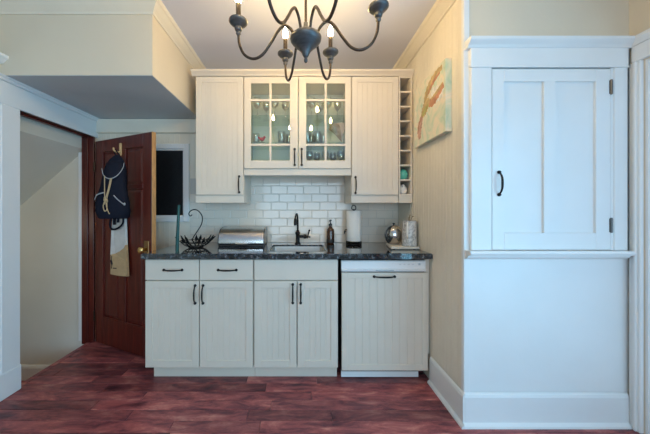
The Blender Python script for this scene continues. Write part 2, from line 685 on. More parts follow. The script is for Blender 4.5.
# bulkhead box at the upper left
b = box(B(), -1.925, -0.944, 1.695, wy0, 2.082, ZC)
wall_bulkhead = struct('wall_bulkhead', b, WALLP, 'boxed beige bulkhead hanging from the ceiling at the left')
obj('soffit', box(B(), -1.920, -0.946, 1.697, YB, 2.0785, 2.0822), SOFSHADE, wall_bulkhead)  # thin sheet carrying the shaded tone of the underside

CR = [(0, 0), (0.008, 0), (0.012, 0.012), (0.030, 0.028), (0.050, 0.050), (0.060, 0.055), (0.066, 0.068), (0.066, 0.078), (0, 0.078)]


def crown(name, kind_, a0, a1, at, sgn, z, label, material=None, m0=0, m1=0):
    """crown moulding; kind_ 'y': runs along y on a wall at x=at ; 'x': runs along x on a wall at y=at; sgn = direction it juts"""
    b = prism(B(), [(at + sgn * p, z + q) for p, q in CR], kind_, a0, a1)
    k_, c_ = (1, 0) if kind_ == 'y' else (0, 1)      # mitre the ends by the distance each point juts out
    for v in b.verts:
        p = abs(v.co[c_] - at)
        v.co[k_] += p * (m0 if abs(v.co[k_] - a0) < 1e-6 else m1)
    return struct(name, b, material or WHITE, label, 'moulding')


zc = ZC - 0.0785
crown('trim_2', 'y', 1.695, YB, -0.944, 1, zc, 'crown moulding along the right side of the bulkhead', BEADP, -1, 0)
crown('trim_3', 'x', -1.925, -0.944, 1.695, -1, zc, 'crown moulding across the front of the bulkhead', BEADP, 0, 1)
crown('trim_4', 'y', YF, YB, XR, -1, zc, 'crown moulding above the cream beadboard side wall', BEADP)

# right beadboard wall and the cupboard wall
wall_right = struct('wall_right', box(B(), XR + 0.006, XR + 0.10, YF + 0.01, wy1, 0, ZC), WALLP, 'cream vertical beadboard wall right of the kitchen')
obj('beadboard', grooved(B(), YF + 0.02, YB, 0, ZC, XR, XR + 0.006, 0.040, axis='y'), BEADP, wall_right)
obj('corner_bead', box(B(), XR - 0.003, XR + 0.03, YF - 0.003, YF + 0.022, 0, ZC, 0.003), WHITE, wall_right)
wall_alcove = struct('wall_front', box(B(), XR + 0.03, 2.0, YF + 0.004, YF + 0.10, 0, ZC), WALLP, 'wall on the right that holds the built-in cupboard')
obj('painted_wainscot', box(B(), XR + 0.03, XRR, YF, YF + 0.004, 0, 2.14), WHITE, wall_alcove)

# right side wall with glazed door opening
b = B()
DY0, DY1, DZ1 = -2.10, 1.435, 2.03
box(b, XRR, XRR + 0.13, DY1, YF + 0.10, 0, ZC)
box(b, XRR, XRR + 0.13, DY0, DY1, DZ1, ZC)
box(b, XRR, XRR + 0.13, YR, DY0, 0, ZC)
struct('wall_far_right', b, WALLP, 'beige wall at the far right edge above the door casing')
b = B()
box(b, XRR - 0.022, XRR, DY1 + 0.004, DY1 + 0.056, 0, DZ1 + 0.005, 0.004)
box(b, XRR - 0.030, XRR, DY1 + 0.018, DY1 + 0.034, 0, DZ1 + 0.005, 0.004)
box(b, XRR - 0.022, XRR, DY0 - 0.10, YF - 0.022, DZ1 + 0.005, 2.125, 0.004)
prism(b, [(XRR, 2.122), (XRR - 0.026, 2.124), (XRR - 0.038, 2.144), (XRR - 0.044, 2.152), (XRR - 0.044, 2.167), (XRR, 2.167)], 'y', DY0 - 0.1, YF - 0.02)
box(b, XRR - 0.022, XRR, DY0 - 0.10, DY0, 0, DZ1 + 0.005, 0.004)
box(b, XRR, XRR + 0.13, DY1 - 0.012, DY1 - 0.0005, 0, DZ1)
box(b, XRR, XRR + 0.13, DY0, DY1 - 0.012, DZ1 - 0.012, DZ1 - 0.0005)
struct('trim_5', b, WHITE, 'white door casing and cap at the far right edge', 'trim')
dr = thing('door_2', 'white glazed garden door at the far right edge', 'door', (XRR + 0.08, DY1, 0), kind='structure')
b = B()
for (ya, yb, za, zb) in ((DY1 - 0.10, DY1 - 0.014, 0, DZ1 - 0.014), (DY0 + 0.002, DY0 + 0.09, 0, DZ1 - 0.014), (DY0 + 0.09, DY1 - 0.09, 0, 0.25),
                         (DY0 + 0.09, DY1 - 0.09, DZ1 - 0.1, DZ1 - 0.014), (-0.38, -0.28, 0.25, DZ1 - 0.1)):
    box(b, XRR + 0.06, XRR + 0.10, ya, yb, za, zb, 0.003)
obj('door_frame', b, WHITE, dr)
obj('pane', box(B(), XRR + 0.078, XRR + 0.082, DY0 + 0.08, DY1 - 0.08, 0.24, DZ1 - 0.09), WINPANE, dr)

# rear wall with window, left wall
b = B()
RX0, RX1, RZ0, RZ1 = -1.15, 1.55, 0.35, 2.15
box(b, -1.95, RX0, YR - 0.1, YR, 0, ZC)
box(b, RX1, 2.0, YR - 0.1, YR, 0, ZC)
box(b, RX0, RX1, YR - 0.1, YR, 0, RZ0)
box(b, RX0, RX1, YR - 0.1, YR, RZ1, ZC)
struct('wall_rear', b, WALLP, 'wall with a wide window behind the viewer')
wr = thing('window_2', 'wide white framed window behind the viewer', 'window', (0.2, YR, RZ0), kind='structure')
b = B()
for (xa, xb, za, zb) in ((RX0 + 0.002, RX0 + 0.06, RZ0 + 0.002, RZ1 - 0.002), (RX1 - 0.06, RX1 - 0.002, RZ0 + 0.002, RZ1 - 0.002), (RX0 + 0.06, RX1 - 0.06, RZ0 + 0.002, RZ0 + 0.06),
                         (RX0 + 0.06, RX1 - 0.06, RZ1 - 0.06, RZ1 - 0.002), (0.17, 0.23, RZ0 + 0.06, RZ1 - 0.06)):
    box(b, xa, xb, YR - 0.07, YR - 0.02, za, zb, 0.003)
obj('window_frame', b, WHITE, wr)
obj('pane', box(B(), RX0 + 0.05, RX1 - 0.05, YR - 0.047, YR - 0.043, RZ0 + 0.05, RZ1 - 0.05), WINPANE, wr)

OY0, OY1, OZ = 1.806, 2.450, 1.900      # opening of the cellar stairs
b = B()
box(b, -2.02, -1.925, YR, OY0 - 0.004, 0, ZC)
box(b, -2.02, -1.925, OY0 - 0.004, OY1 + 0.004, OZ + 0.02, ZC)
box(b, -2.02, -1.925, OY1 + 0.02, wy0, 0, ZC)
struct('wall_left', b, WALLP, 'left wall with the doorway to the stairs')
b = B()
box(b, -1.925, -1.905, 1.690, OY0, 0.0, OZ, 0.003)
box(b, -1.925, -1.898, 1.640, OY0 + 0.004, 0.0, 0.17, 0.006)
box(b, -1.925, -1.9045, 1.10, YB - 0.001, OZ, 2.050, 0.003)
prism(b, [(-1.925, 2.050), (-1.896, 2.050), (-1.890, 2.058), (-1.893, 2.064), (-1.882, 2.072), (-1.880, 2.080), (-1.925, 2.080)], 'y', 1.10, YB - 0.001)
struct('trim_6', b, WHITE, 'white door casing and header at the left edge', 'trim')
b = prism(B(), [(-1.925, 2.150), (-1.895, 2.155), (-1.875, 2.175), (-1.862, 2.183), (-1.862, 2.200), (-1.925, 2.200)], 'y', 0.6, 1.694)
struct('trim_7', b, WHITE, 'short cap moulding on the left wall in front of the bulkhead', 'trim')
# mahogany jamb of the stair doorway
b = B()
box(b, -2.020, -1.908, OY1, OY1 + 0.02, -0.02, OZ, 0.002)
box(b, -2.020, -1.908, OY0 - 0.004, OY1 + 0.02, OZ, OZ + 0.02, 0.002)
box(b, -1.975, -1.955, OY1 - 0.012, OY1, 0, OZ, 0.002)
box(b, -1.975, -1.955, OY0, OY1 - 0.012, OZ - 0.012, OZ, 0.002)
struct('trim_8', b, MAHOG, 'dark red mahogany jamb and head of the stair doorway', 'door jamb')

# cellar stairwell seen through the doorway
b = B()
box(b, -3.3, -2.03, 2.50, 2.58, -0.6, 2.4)
box(b, -3.3, -3.22, 1.2, 2.50, -0.6, 2.4)
box(b, -3.22, -2.03, 1.2, 1.28, -0.6, 2.4)
ws = struct('wall_stairwell', b, STAIRP, 'plain beige stairwell wall seen through the left doorway')
obj('corner_strip', box(B(), -2.068, -2.03, 2.470, 2.50, 0.0, 1.76, 0.003), WHITE, ws)
b = B()
box(b, -3.22, -2.03, 2.482, 2.50, -0.38, -0.262, 0.004)
prism(b, [(2.50, -0.262), (2.478, -0.262), (2.484, -0.245), (2.50, -0.238)], 'x', -3.22, -2.03)
struct('baseboard_stairwell', b, WHITE, 'white skirting board low in the stairwell', 'baseboard')
sl = (1.77 - 1.26) / (2.64 - 2.047)
zA, zB = 1.77 + (2.047 - 2.0) * sl, 1.77 - (3.22 - 2.047) * sl
b = prism(B(), [(-2.022, zA - 0.02), (-3.22, zB), (-3.22, zB + 0.05), (-2.022, zA + 0.10)], 'y', 1.28, 2.50)
struct('ceiling_stairwell', b, STAIRP, 'sloping pale ceiling under the stairs beyond the left doorway', 'ceiling')
b = B()
box(b, -3.22, -2.20, 1.28, 2.50, -0.44, -0.38)
box(b, -2.20, -1.93, 1.28, 2.50, -0.44, -0.19)
box(b, -1.97, -1.926, OY0, OY1, -0.06, -0.001, 0.004)
struct('stair_landing', b, FLOORW, 'landing and step going down behind the left doorway', 'stairs')
sl_ = bpy.data.lights.new('stairwell_fill_light', 'POINT')  # unseen fill light, added to brighten the stairwell
sl_.energy = 2.7
sl_.color = (1.0, 0.93, 0.82)
sl_.shadow_soft_size = 0.08
slo = bpy.data.objects.new('stairwell_fill_light', sl_)
slo.location = (-2.55, 1.45, 1.05)
COL.objects.link(slo)

# baseboards on the right


def baseboard(name, b, label):
    return struct(name, b, WHITE, label, 'baseboard')


b = B()
box(b, XR - 0.016, XR - 0.0035, YF - 0.016, 1.872, 0.0, 0.165, 0.001)
prism(b, [(XR - 0.0035, 0.165), (XR - 0.016, 0.165), (XR - 0.012, 0.178), (XR - 0.0035, 0.186)], 'y', YF - 0.016, 1.872)
prism(b, [(XR - 0.016, 0), (XR - 0.032, 0), (XR - 0.030, 0.012), (XR - 0.016, 0.024)], 'y', YF - 0.032, 1.872)
baseboard('baseboard_side', b, 'white baseboard along the beadboard side wall next to the dishwasher')
b = B()
box(b, XR - 0.0035, XRR - 0.022, YF - 0.016, YF - 0.0035, 0.0, 0.165, 0.001)
prism(b, [(YF - 0.0035, 0.165), (YF - 0.016, 0.165), (YF - 0.012, 0.178), (YF - 0.0035, 0.186)], 'x', XR - 0.0035, XRR - 0.022)
prism(b, [(YF - 0.016, 0), (YF - 0.032, 0), (YF - 0.030, 0.012), (YF - 0.016, 0.024)], 'x', XR - 0.016, XRR - 0.022)
baseboard('baseboard_front', b, 'tall white baseboard under the cupboard wall')

# ------------------------------------------------------------------ built-in wall cupboard on the right
cz0, cz1 = 0.992, 2.007
wc = thing('wall_cupboard', 'white built-in wall cupboard with a tall two-panel door', 'cupboard', (1.42, YF, 0.94))
dx0, dx1 = 1.076, 1.738
yc = YF - 0.022
for (xa, xb) in ((0.957, dx0 - 0.003), (dx1 + 0.020, 1.833)):
    obj('casing', box(B(), xa, xb, yc, YF, cz0, 2.018, 0.003), WHITE, wc)
obj('hinge_stile', box(B(), dx1 + 0.003, dx1 + 0.020, yc + 0.004, YF, cz0, 2.018, 0.002), WHITE, wc)
obj('header', box(B(), 0.953, 1.836, yc - 0.002, YF, 2.018, 2.130, 0.003), WHITE, wc)
b = prism(B(), [(YF, 2.120), (yc - 0.006, 2.122), (yc - 0.016, 2.134), (yc - 0.032, 2.146), (yc - 0.038, 2.152), (yc - 0.038, 2.167), (YF, 2.167)],
          'x', 0.932, 1.850)
obj('cornice', b, WHITE, wc)
obj('fillet', box(B(), 0.950, 1.838, yc - 0.006, yc, 2.013, 2.023, 0.002), WHITE, wc)
b = prism(B(), [(YF, 0.940), (yc + 0.006, 0.942), (yc - 0.010, 0.955), (yc - 0.012, 0.965), (yc - 0.030, 0.967), (yc - 0.036, 0.978), (yc - 0.030, 0.991), (YF, 0.991)],
          'x', 0.932, 1.834)
obj('sill', b, WHITE, wc)
# door
b = B()
yd = yc + 0.002
px = (1.143, 1.366, 1.431, 1.657)
pz0, pz1 = 1.089, 1.938
for (xa, xb, za, zb) in ((dx0, px[0], cz0 + 0.003, cz1), (px[1], px[2], pz0, pz1), (px[3], dx1, cz0 + 0.003, cz1),
                         (px[0], px[3], cz0 + 0.003, pz0), (px[0], px[3], pz1, cz1)):
    box(b, xa, xb, yd, YF - 0.001, za, zb, 0.0015)
dd = obj('door', b, WHITE, wc)
for (xa, xb) in ((px[0], px[1]), (px[2], px[3])):
    obj('recessed_panel', box(B(), xa, xb, yd + 0.013, YF - 0.001, pz0, pz1), WHITE, dd)
h = handle(dd, (1.112, yd, 1.366), 0.125, True, IRON)
for zz in (1.905, 1.132):
    b = B()
    box(b, dx1 - 0.008, dx1 + 0.012, yd - 0.002, yd + 0.001, zz - 0.038, zz + 0.038)
    lathe(b, [(0.0045, -0.042), (0.0045, 0.042)], (dx1 + 0.002, yd - 0.003, zz), 8)
    obj('hinge', b, mat('aged_hinge', (0.16, 0.16, 0.16), 0.4, metal=0.8), dd)

# ------------------------------------------------------------------ base cabinets
YD = 1.875           # face of the base doors
CT0, CT1 = 0.874, 0.914
bz0, bz1 = 0.104, 0.868


def carcass(x0, x1):
    b = B()
    t = 0.016
    box(b, x0, x0 + t, YD + 0.022, 2.495, bz0, CT0 - 0.001)
    box(b, x1 - t, x1, YD + 0.022, 2.495, bz0, CT0 - 0.001)
    box(b, x0 + t, x1 - t, YD + 0.022, 2.495, bz0, bz0 + t)
    box(b, x0 + t, x1 - t, 2.485, 2.495, bz0 + t, CT0 - 0.001)
    box(b, x0 + t, x1 - t, YD + 0.022, YD + 0.035, 0.70, 0.74)
    return b


c1 = thing('base_cabinet', 'cream base cabinet with two drawers over two doors beside the red door', 'cabinet', (-0.715, 2.19, 0))
X0, X1, XM = -1.097, -0.331, -0.713
obj('carcass', carcass(X0, X1), CREAM, c1)
obj('toe_kick', box(B(), X0 + 0.028, X1, YD + 0.066, YD + 0.08, 0.001, bz0 - 0.001), CREAM, c1)
for (xa, xb, hx) in ((X0 + 0.002, XM - 0.003, 0), (XM + 0.003, X1 - 0.003, 0)):
    d = obj('drawer_front', box(B(), xa, xb, YD, YD + 0.02, 0.724, bz1, 0.002), CREAM, c1)
    handle(d, ((xa + xb) / 2 + 0.008, YD, 0.795), 0.128, False, IRON)
for (xa, xb, hx) in ((X0 + 0.002, XM - 0.003, XM - 0.028), (XM + 0.003, X1 - 0.003, XM + 0.028)):
    d = panel_door(c1, xa, xb, bz0, 0.716, YD)
    handle(d, (hx, YD, 0.623), 0.125, True, IRON)

c2 = thing('sink_cabinet', 'cream sink base cabinet with a plain false front over two doors', 'cabinet', (-0.03, 2.19, 0))
X0, X1, XM = -0.327, 0.270, -0.021
obj('carcass', carcass(X0, X1), CREAM, c2)
obj('toe_kick', box(B(), X0 - 0.002, X1, YD + 0.066, YD + 0.08, 0.001, bz0 - 0.001), CREAM, c2)
obj('false_front', box(B(), X0 + 0.003, X1 - 0.002, YD, YD + 0.02, 0.724, bz1, 0.002), CREAM, c2)
for (xa, xb, hx) in ((X0 + 0.003, XM - 0.003, XM - 0.030), (XM + 0.003, X1 - 0.002, XM + 0.026)):
    d = panel_door(c2, xa, xb, bz0, 0.716, YD)
    handle(d, (hx, YD, 0.628), 0.130, True, IRON)

# dishwasher
dw = thing('dishwasher', 'panelled dishwasher with white control strip under the counter', 'dishwasher', (0.6, 2.19, 0))
X0, X1 = 0.293, 0.905
obj('tub', box(B(), X0 + 0.006, X1 - 0.012, YD + 0.03, 2.48, 0.06, 0.862), BLACKP, dw)
b = prism(B(), [(YD + 0.03, 0.785), (YD - 0.006, 0.785), (YD - 0.012, 0.800), (YD - 0.002, 0.806), (YD - 0.004, 0.856), (YD + 0.004, 0.862), (YD + 0.03, 0.862)], 'x', X0, X1 - 0.018)
cp = obj('control_strip', b, DWWHITE, dw)
obj('vent', box(B(), 0.534, 0.660, YD - 0.013, YD - 0.006, 0.790, 0.798), DWGREY, cp)
for k, xx in enumerate((0.700, 0.730, 0.760, 0.790)):
    obj('button', box(B(), xx, xx + 0.014, YD - 0.006, YD - 0.002, 0.833, 0.838), mat('faint_mark', (0.6, 0.6, 0.6), 0.4), cp)
obj('knob', box(B(), 0.836, 0.850, YD - 0.007, YD - 0.002, 0.829, 0.842, 0.001), DWGREY, cp)
d = panel_door(dw, X0 + 0.003, X1, 0.082, 0.776, YD, fr=0.040, pitch=0.052, name='door_panel')
handle(d, (0.596, YD, 0.748), 0.145, False, IRON)
obj('toe_panel', box(B(), X0 + 0.006, X1 - 0.045, YD + 0.050, YD + 0.065, 0.006, 0.080, 0.001), DWWHITE, dw)
for xx in (X0 + 0.05, X1 - 0.08):
    obj('foot', lathe(B(), [(0.014, 0), (0.014, 0.06)], (xx, YD + 0.09, 0.0), 8), BLACKP, dw)

# filler by the wall
obj('filler_strip', box(B(), X1 - 0.010, XR - 0.004, YD + 0.024, YD + 0.05, 0.19, 0.872), CREAM, dw)

# ------------------------------------------------------------------ counter top, sink
SX0, SX1, SY0, SY1 = -0.238, 0.200, 1.945, 2.336
CX0, CX1, CY0, CY1 = -1.112, XR - 0.003, 1.850, YB - 0.004
b = B()
o4 = [(CX0, CY0), (CX1, CY0), (CX1, CY1), (CX0, CY1)]
i4 = [(SX0, SY0), (SX1, SY0), (SX1, SY1), (SX0, SY1)]
V = {}
for nm, lst, z in (('ot', o4, CT1), ('ob', o4, CT0), ('it', i4, CT1), ('ib', i4, CT0)):
    V[nm] = [b.verts.new((p[0], p[1], z)) for p in lst]
for k in range(4):
    j = (k + 1) % 4
    b.faces.new((V['ot'][k], V['ot'][j], V['it'][j], V['it'][k]))
    b.faces.new((V['ob'][j], V['ob'][k], V['ib'][k], V['ib'][j]))
    b.faces.new((V['ob'][k], V['ob'][j], V['ot'][j], V['ot'][k]))
    b.faces.new((V['it'][k], V['it'][j], V['ib'][j], V['ib'][k]))
es = [e for e in b.edges if (all(v in V['ot'] for v in e.verts) or all(v in V['it'] for v in e.verts) or all(v in V['ob'] for v in e.verts))]
bmesh.ops.bevel(b, geom=es, offset=0.005, segments=2, affect='EDGES')
ctop = tag(obj('countertop', b, GRANITE), 'dark polished granite countertop over the base cabinets', 'countertop')

sk = thing('sink', 'undermounted stainless steel sink set in the granite counter', 'sink', (-0.02, 2.14, 0.70))
b = B()


def ring_rect(b, x0, x1, y0, y1, z, rad=0.03, n=4):
    out = []
    for (cx, cy, a0) in ((x1 - rad, y1 - rad, 0), (x0 + rad, y1 - rad, PI / 2), (x0 + rad, y0 + rad, PI), (x1 - rad, y0 + rad, 1.5 * PI)):
        for k in range(n + 1):
            a = a0 + k / n * PI / 2
            out.append(b.verts.new((cx + rad * math.cos(a), cy + rad * math.sin(a), z)))
    return out


rs = [ring_rect(b, SX0 + 0.0015, SX1 - 0.0015, SY0 + 0.0015, SY1 - 0.0015, CT1 - 0.014),
      ring_rect(b, SX0 + 0.0040, SX1 - 0.0040, SY0 + 0.0040, SY1 - 0.0040, CT1 - 0.014),
      ring_rect(b, SX0 + 0.006, SX1 - 0.006, SY0 + 0.006, SY1 - 0.006, 0.72),
      ring_rect(b, SX0 + 0.030, SX1 - 0.030, SY0 + 0.030, SY1 - 0.030, 0.702),
      ring_rect(b, SX0 + 0.024, SX1 - 0.024, SY0 + 0.024, SY1 - 0.024, 0.699),
      ring_rect(b, SX0 + 0.003, SX1 - 0.003, SY0 + 0.003, SY1 - 0.003, 0.716),
      ring_rect(b, SX0 + 0.0015, SX1 - 0.0015, SY0 + 0.0015, SY1 - 0.0015, CT0 - 0.003)]
for k in range(len(rs)):
    if k == 3:
        continue
    a_, c_ = rs[k], rs[(k + 1) % len(rs)]
    n = len(a_)
    for i in range(n):
        b.faces.new((a_[i], a_[(i + 1) % n], c_[(i + 1) % n], c_[i]))
b.faces.new(rs[3])
b.faces.new(rs[4][::-1])
obj('basin', b, mat('satin_steel', (0.72, 0.70, 0.67), 0.42, metal=1.0), sk, smooth=True, auto=0.6)
obj('drain', lathe(B(), [(0.045, 0.0), (0.045, 0.003), (0.036, 0.004), (0.03, 0.001)], (-0.02, 2.16, 0.702), 20), CHROME, sk)

# faucet
fx, fy = -0.021, 2.40
ft = thing('faucet', 'black gooseneck faucet with side lever behind the sink', 'faucet', (fx, fy, CT1))
obj('base', lathe(B(), [(0.027, 0.0005), (0.027, 0.006), (0.021, 0.012), (0.018, 0.02), (0.018, 0.085), (0.022, 0.09), (0.022, 0.105), (0.015, 0.112), (0.012, 0.125)],
                  (fx, fy, CT1), 20), IRON, ft, smooth=True, auto=0.7)
pts = spline([(fx, fy, CT1 + 0.12), (fx, fy, CT1 + 0.20), (fx - 0.002, fy - 0.012, CT1 + 0.250), (fx - 0.008, fy - 0.05, CT1 + 0.272), (fx - 0.016, fy - 0.09, CT1 + 0.258),
              (fx - 0.020, fy - 0.105, CT1 + 0.225)], 6)
obj('spout', tube(B(), pts, 0.0075, 10), IRON, ft, smooth=True)
b = B()
for k in range(9):
    lathe(b, [(0.0075, -0.004), (0.0110, 0.0), (0.0075, 0.004)], (fx, fy, CT1 + 0.125 + k * 0.011), 12)
obj('collar_ring', b, IRON, ft, smooth=True)
obj('spray_head', lathe(B(), [(0.008, 0.03), (0.012, 0.02), (0.014, -0.01), (0.013, -0.030), (0.008, -0.032)], (fx - 0.020, fy - 0.107, CT1 + 0.205), 14), IRON, ft, smooth=True, auto=0.7)
b = tube(B(), [(fx + 0.015, fy, CT1 + 0.067), (fx + 0.075, fy, CT1 + 0.067)], 0.013, 12)
lathe(b, [(0.012, 0.05), (0.020, 0.055), (0.020, 0.075), (0.012, 0.082)], (fx, fy, CT1 + 0.067), 14, 'x')
lv = obj('lever', b, IRON, ft)
b = tube(B(), spline([(fx + 0.085, fy, CT1 + 0.05), (fx + 0.092, fy, CT1 + 0.075), (fx + 0.104, fy - 0.01, CT1 + 0.12)], 4), 0.006, 8)
ellipsoid(b, (fx + 0.105, fy - 0.01, CT1 + 0.122), 0.009, 0.009, 0.009, 10, 6)
tube(b, [(fx + 0.070, fy, CT1 + 0.067), (fx + 0.115, fy, CT1 + 0.062)], 0.007, 8)
obj('lever_handle', b, IRON, lv)

# ------------------------------------------------------------------ hanging cabinets
YU = 2.180
uz1 = 2.322


def upper_carcass(x0, x1, z0, z1, yfront=YU + 0.022):
    b = B()
    t = 0.016
    box(b, x0, x0 + t, yfront, YB - 0.002, z0, z1)
    box(b, x1 - t, x1, yfront, YB - 0.002, z0, z1)
    box(b, x0 + t, x1 - t, yfront, YB - 0.002, z0, z0 + t)
    box(b, x0 + t, x1 - t, yfront, YB - 0.002, z1 - t, z1)
    box(b, x0 + t, x1 - t, YB - 0.010, YB - 0.002, z0 + t, z1 - t)
    return b


def rail(root, x0, x1, z0, z1, sides):
    """light rail under the cabinet: front board and the returns that show"""
    b = B()
    box(b, x0, x1, YU + 0.012, YU + 0.028, z0, z1 - 0.001, 0.002)
    for xa in sides:
        box(b, xa, xa + 0.015, YU + 0.028, YB - 0.010, z0, z1 - 0.001)
    return obj('light_rail', b, CREAM, root)


ul = thing('wall_cabinet', 'cream hanging cabinet with beadboard door left of the glass cabinet', 'cabinet', (-0.665, 2.34, 1.28))
X0, X1 = -0.865, -0.464
obj('carcass', upper_carcass(X0, X1, 1.345, uz1), CREAM, ul)
rail(ul, X0, X1, 1.279, 1.345, (X0, X1 - 0.015))
d = panel_door(ul, X0 + 0.008, X1 - 0.004, 1.345, uz1 - 0.004, YU, fr=0.046)
handle(d, (-0.500, YU, 1.431), 0.130, True)

ur = thing('wall_cabinet', 'cream hanging cabinet with beadboard door right of the glass cabinet', 'cabinet', (0.62, 2.34, 1.28))
X0, X1 = 0.424, 0.812
obj('carcass', upper_carcass(X0, X1, 1.345, uz1), CREAM, ur)
rail(ur, X0, X1 - 0.001, 1.279, 1.345, (X0,))
d = panel_door(ur, X0 + 0.004, X1 - 0.003, 1.345, uz1 - 0.004, YU, fr=0.046)
handle(d, (0.456, YU, 1.425), 0.130, True)

ug = thing('glass_cabinet', 'cream hanging cabinet with two glazed doors in the middle', 'cabinet', (-0.02, 2.34, 1.51))
X0, X1, XM = -0.462, 0.422, -0.014
obj('carcass', upper_carcass(X0, X1, 1.562, uz1), CREAM, ug)
rail(ug, X0, X1, 1.506, 1.562, ())
gz0, gz1 = 1.562, uz1 - 0.004
for (xa, xb, pa, pb, hx) in ((X0 + 0.003, XM - 0.003, -0.404, -0.083, XM - 0.030), (XM + 0.003, X1 - 0.003, 0.051, 0.371, XM + 0.028)):
    b = B()
    za, zb = 1.628, 2.262
    box(b, xa, pa, YU, YU + 0.02, gz0, gz1, 0.0015)
    box(b, pb, xb, YU, YU + 0.02, gz0, gz1, 0.0015)
    box(b, pa, pb, YU, YU + 0.02, gz0, za, 0.0015)
    box(b, pa, pb, YU, YU + 0.02, zb, gz1, 0.0015)
    d = obj('door', b, CREAM, ug)
    b = B()
    mx_ = (pa + pb) / 2
    zs = (1.757, 2.125)
    cuts = [za, zs[0] - 0.009, zs[0] + 0.009, zs[1] - 0.009, zs[1] + 0.009, zb]
    for k in (0, 2, 4):
        box(b, mx_ - 0.009, mx_ + 0.009, YU + 0.002, YU + 0.018, cuts[k], cuts[k + 1], 0.001)
    for z_ in zs:
        box(b, pa, pb, YU + 0.001, YU + 0.018, z_ - 0.009, z_ + 0.009, 0.001)
    obj('muntin', b, CREAM, d)
    for k in (0, 2, 4):
        for (xp, xq) in ((pa, mx_ - 0.009), (mx_ + 0.009, pb)):
            obj('pane', box(B(), xp, xq, YU + 0.009, YU + 0.011, cuts[k], cuts[k + 1]), PANE, d)
    handle(d, (hx, YU, 1.655), 0.130, True)
SHZ = (1.792, 2.016)
obj('brightening_sheet', box(B(), X0 + 0.0165, X1 - 0.0165, YB - 0.0125, YB - 0.0105, 1.579, uz1 - 0.0165), mat('brightening_white', (0.88, 0.90, 0.84), 0.5), ug)  # extra pale sheet, added to lighten the inside of the cabinet
for z_ in SHZ:
    s = obj('glass_shelf', box(B(), X0 + 0.017, X1 - 0.017, YU + 0.045, YB - 0.014, z_ - 0.006, z_), SHELFG, ug)

# wine rack
wrk = thing('wine_rack', 'narrow cream open cubby rack at the right end of the hanging cabinets', 'rack', (0.87, 2.34, 1.28))
X0, X1 = 0.814, 0.923
zlow, zhigh = 1.340, uz1
b = B()
box(b, X0, X0 + 0.011, YU, YB - 0.002, zlow, zhigh, 0.001)
box(b, X1 - 0.012, X1, YU, YB - 0.002, 1.279, zhigh, 0.001)
box(b, X0 + 0.011, X1 - 0.012, YB - 0.012, YB - 0.002, zlow, zhigh)
obj('frame', b, CREAM, wrk)
b = B()
box(b, X0, X1 - 0.012, YU + 0.004, YU + 0.022, 1.279, zlow, 0.001)
obj('light_rail', b, CREAM, wrk)
pitch = (2.308 - 1.340) / 8
CUB = [1.340 + k * pitch for k in range(9)]
for z_ in CUB:
    obj('shelf', box(B(), X0 + 0.011, X1 - 0.012, YU + 0.002, YB - 0.012, z_, z_ + 0.013, 0.001), CREAM, wrk)

# cornice on all hanging cabinets
prof = [(YU + 0.02, 2.3225), (YU - 0.004, 2.3225), (YU - 0.008, 2.332), (YU - 0.024, 2.346), (YU - 0.030, 2.350), (YU - 0.030, 2.364), (YU + 0.02, 2.364)]
b = prism(B(), prof, 'x', -0.888, 0.927)
box(b, -0.888, 0.926, YU + 0.02, YB - 0.002, 2.3225, 2.362)
tag(obj('cabinet_cornice', b, CREAM), 'cream cornice moulding running along the top of all hanging cabinets', 'moulding')

# ------------------------------------------------------------------ what stands in the glass cabinet


def wine_glass_mesh(s=1.0):
    return [(0.034, 0.0005), (0.033, 0.003), (0.006, 0.008), (0.004, 0.015), (0.004, 0.075), (0.012, 0.085), (0.030, 0.105), (0.036, 0.135), (0.032, 0.175),
            (0.0308, 0.175), (0.0345, 0.135), (0.0285, 0.107), (0.010, 0.088)]


def tumbler_prof():
    return [(0.028, 0.0005), (0.030, 0.003), (0.036, 0.105), (0.0345, 0.105), (0.0285, 0.010)]


def make_glass(name, prof_, label, cat, group):
    b = lathe(B(), prof_, (0, 0, 0), 20)
    o = obj(name, b, CUPG, smooth=True, auto=1.0)
    return tag(o, label, cat, group)


ORD = ('leftmost', 'second', 'third', 'fourth', 'fifth', 'sixth', 'seventh', 'eighth', 'ninth', 'tenth')


def nth(k):
    return ORD[0] if k == 0 else ORD[k] + ' from left'


wg = tb = None
for k, (xx, yy) in enumerate([(-0.37, 2.30), (-0.30, 2.36), (-0.22, 2.29), (-0.13, 2.35), (-0.05, 2.31), (0.04, 2.36), (0.10, 2.29), (0.18, 2.36), (0.24, 2.29), (0.33, 2.34)]):
    lab = 'clear stemmed wine glass, %s on the top shelf of the glazed cabinet' % nth(k)
    if wg is None:
        wg = make_glass('wine_glass', wine_glass_mesh(), lab, 'glass', 'wine glasses on the top shelf')
        o = wg
    else:
        o = copy_tree(wg)
        o['label'] = lab
    o.location = (xx, yy, SHZ[1] + 0.0005)
for k, (xx, yy) in enumerate([(-0.39, 2.36), (-0.16, 2.30), (-0.10, 2.38), (-0.03, 2.30), (0.06, 2.30), (0.10, 2.39), (0.15, 2.30), (0.21, 2.38)]):
    lab = 'clear straight tumbler, %s on the middle shelf of the glazed cabinet' % nth(k)
    if tb is None:
        tb = make_glass('tumbler', tumbler_prof(), lab, 'glass', 'tumblers on the middle shelf')
        o = tb
    else:
        o = copy_tree(tb)
        o['label'] = lab
    o.location = (xx, yy, SHZ[0] + 0.0005)
gz = 1.5785
st = None
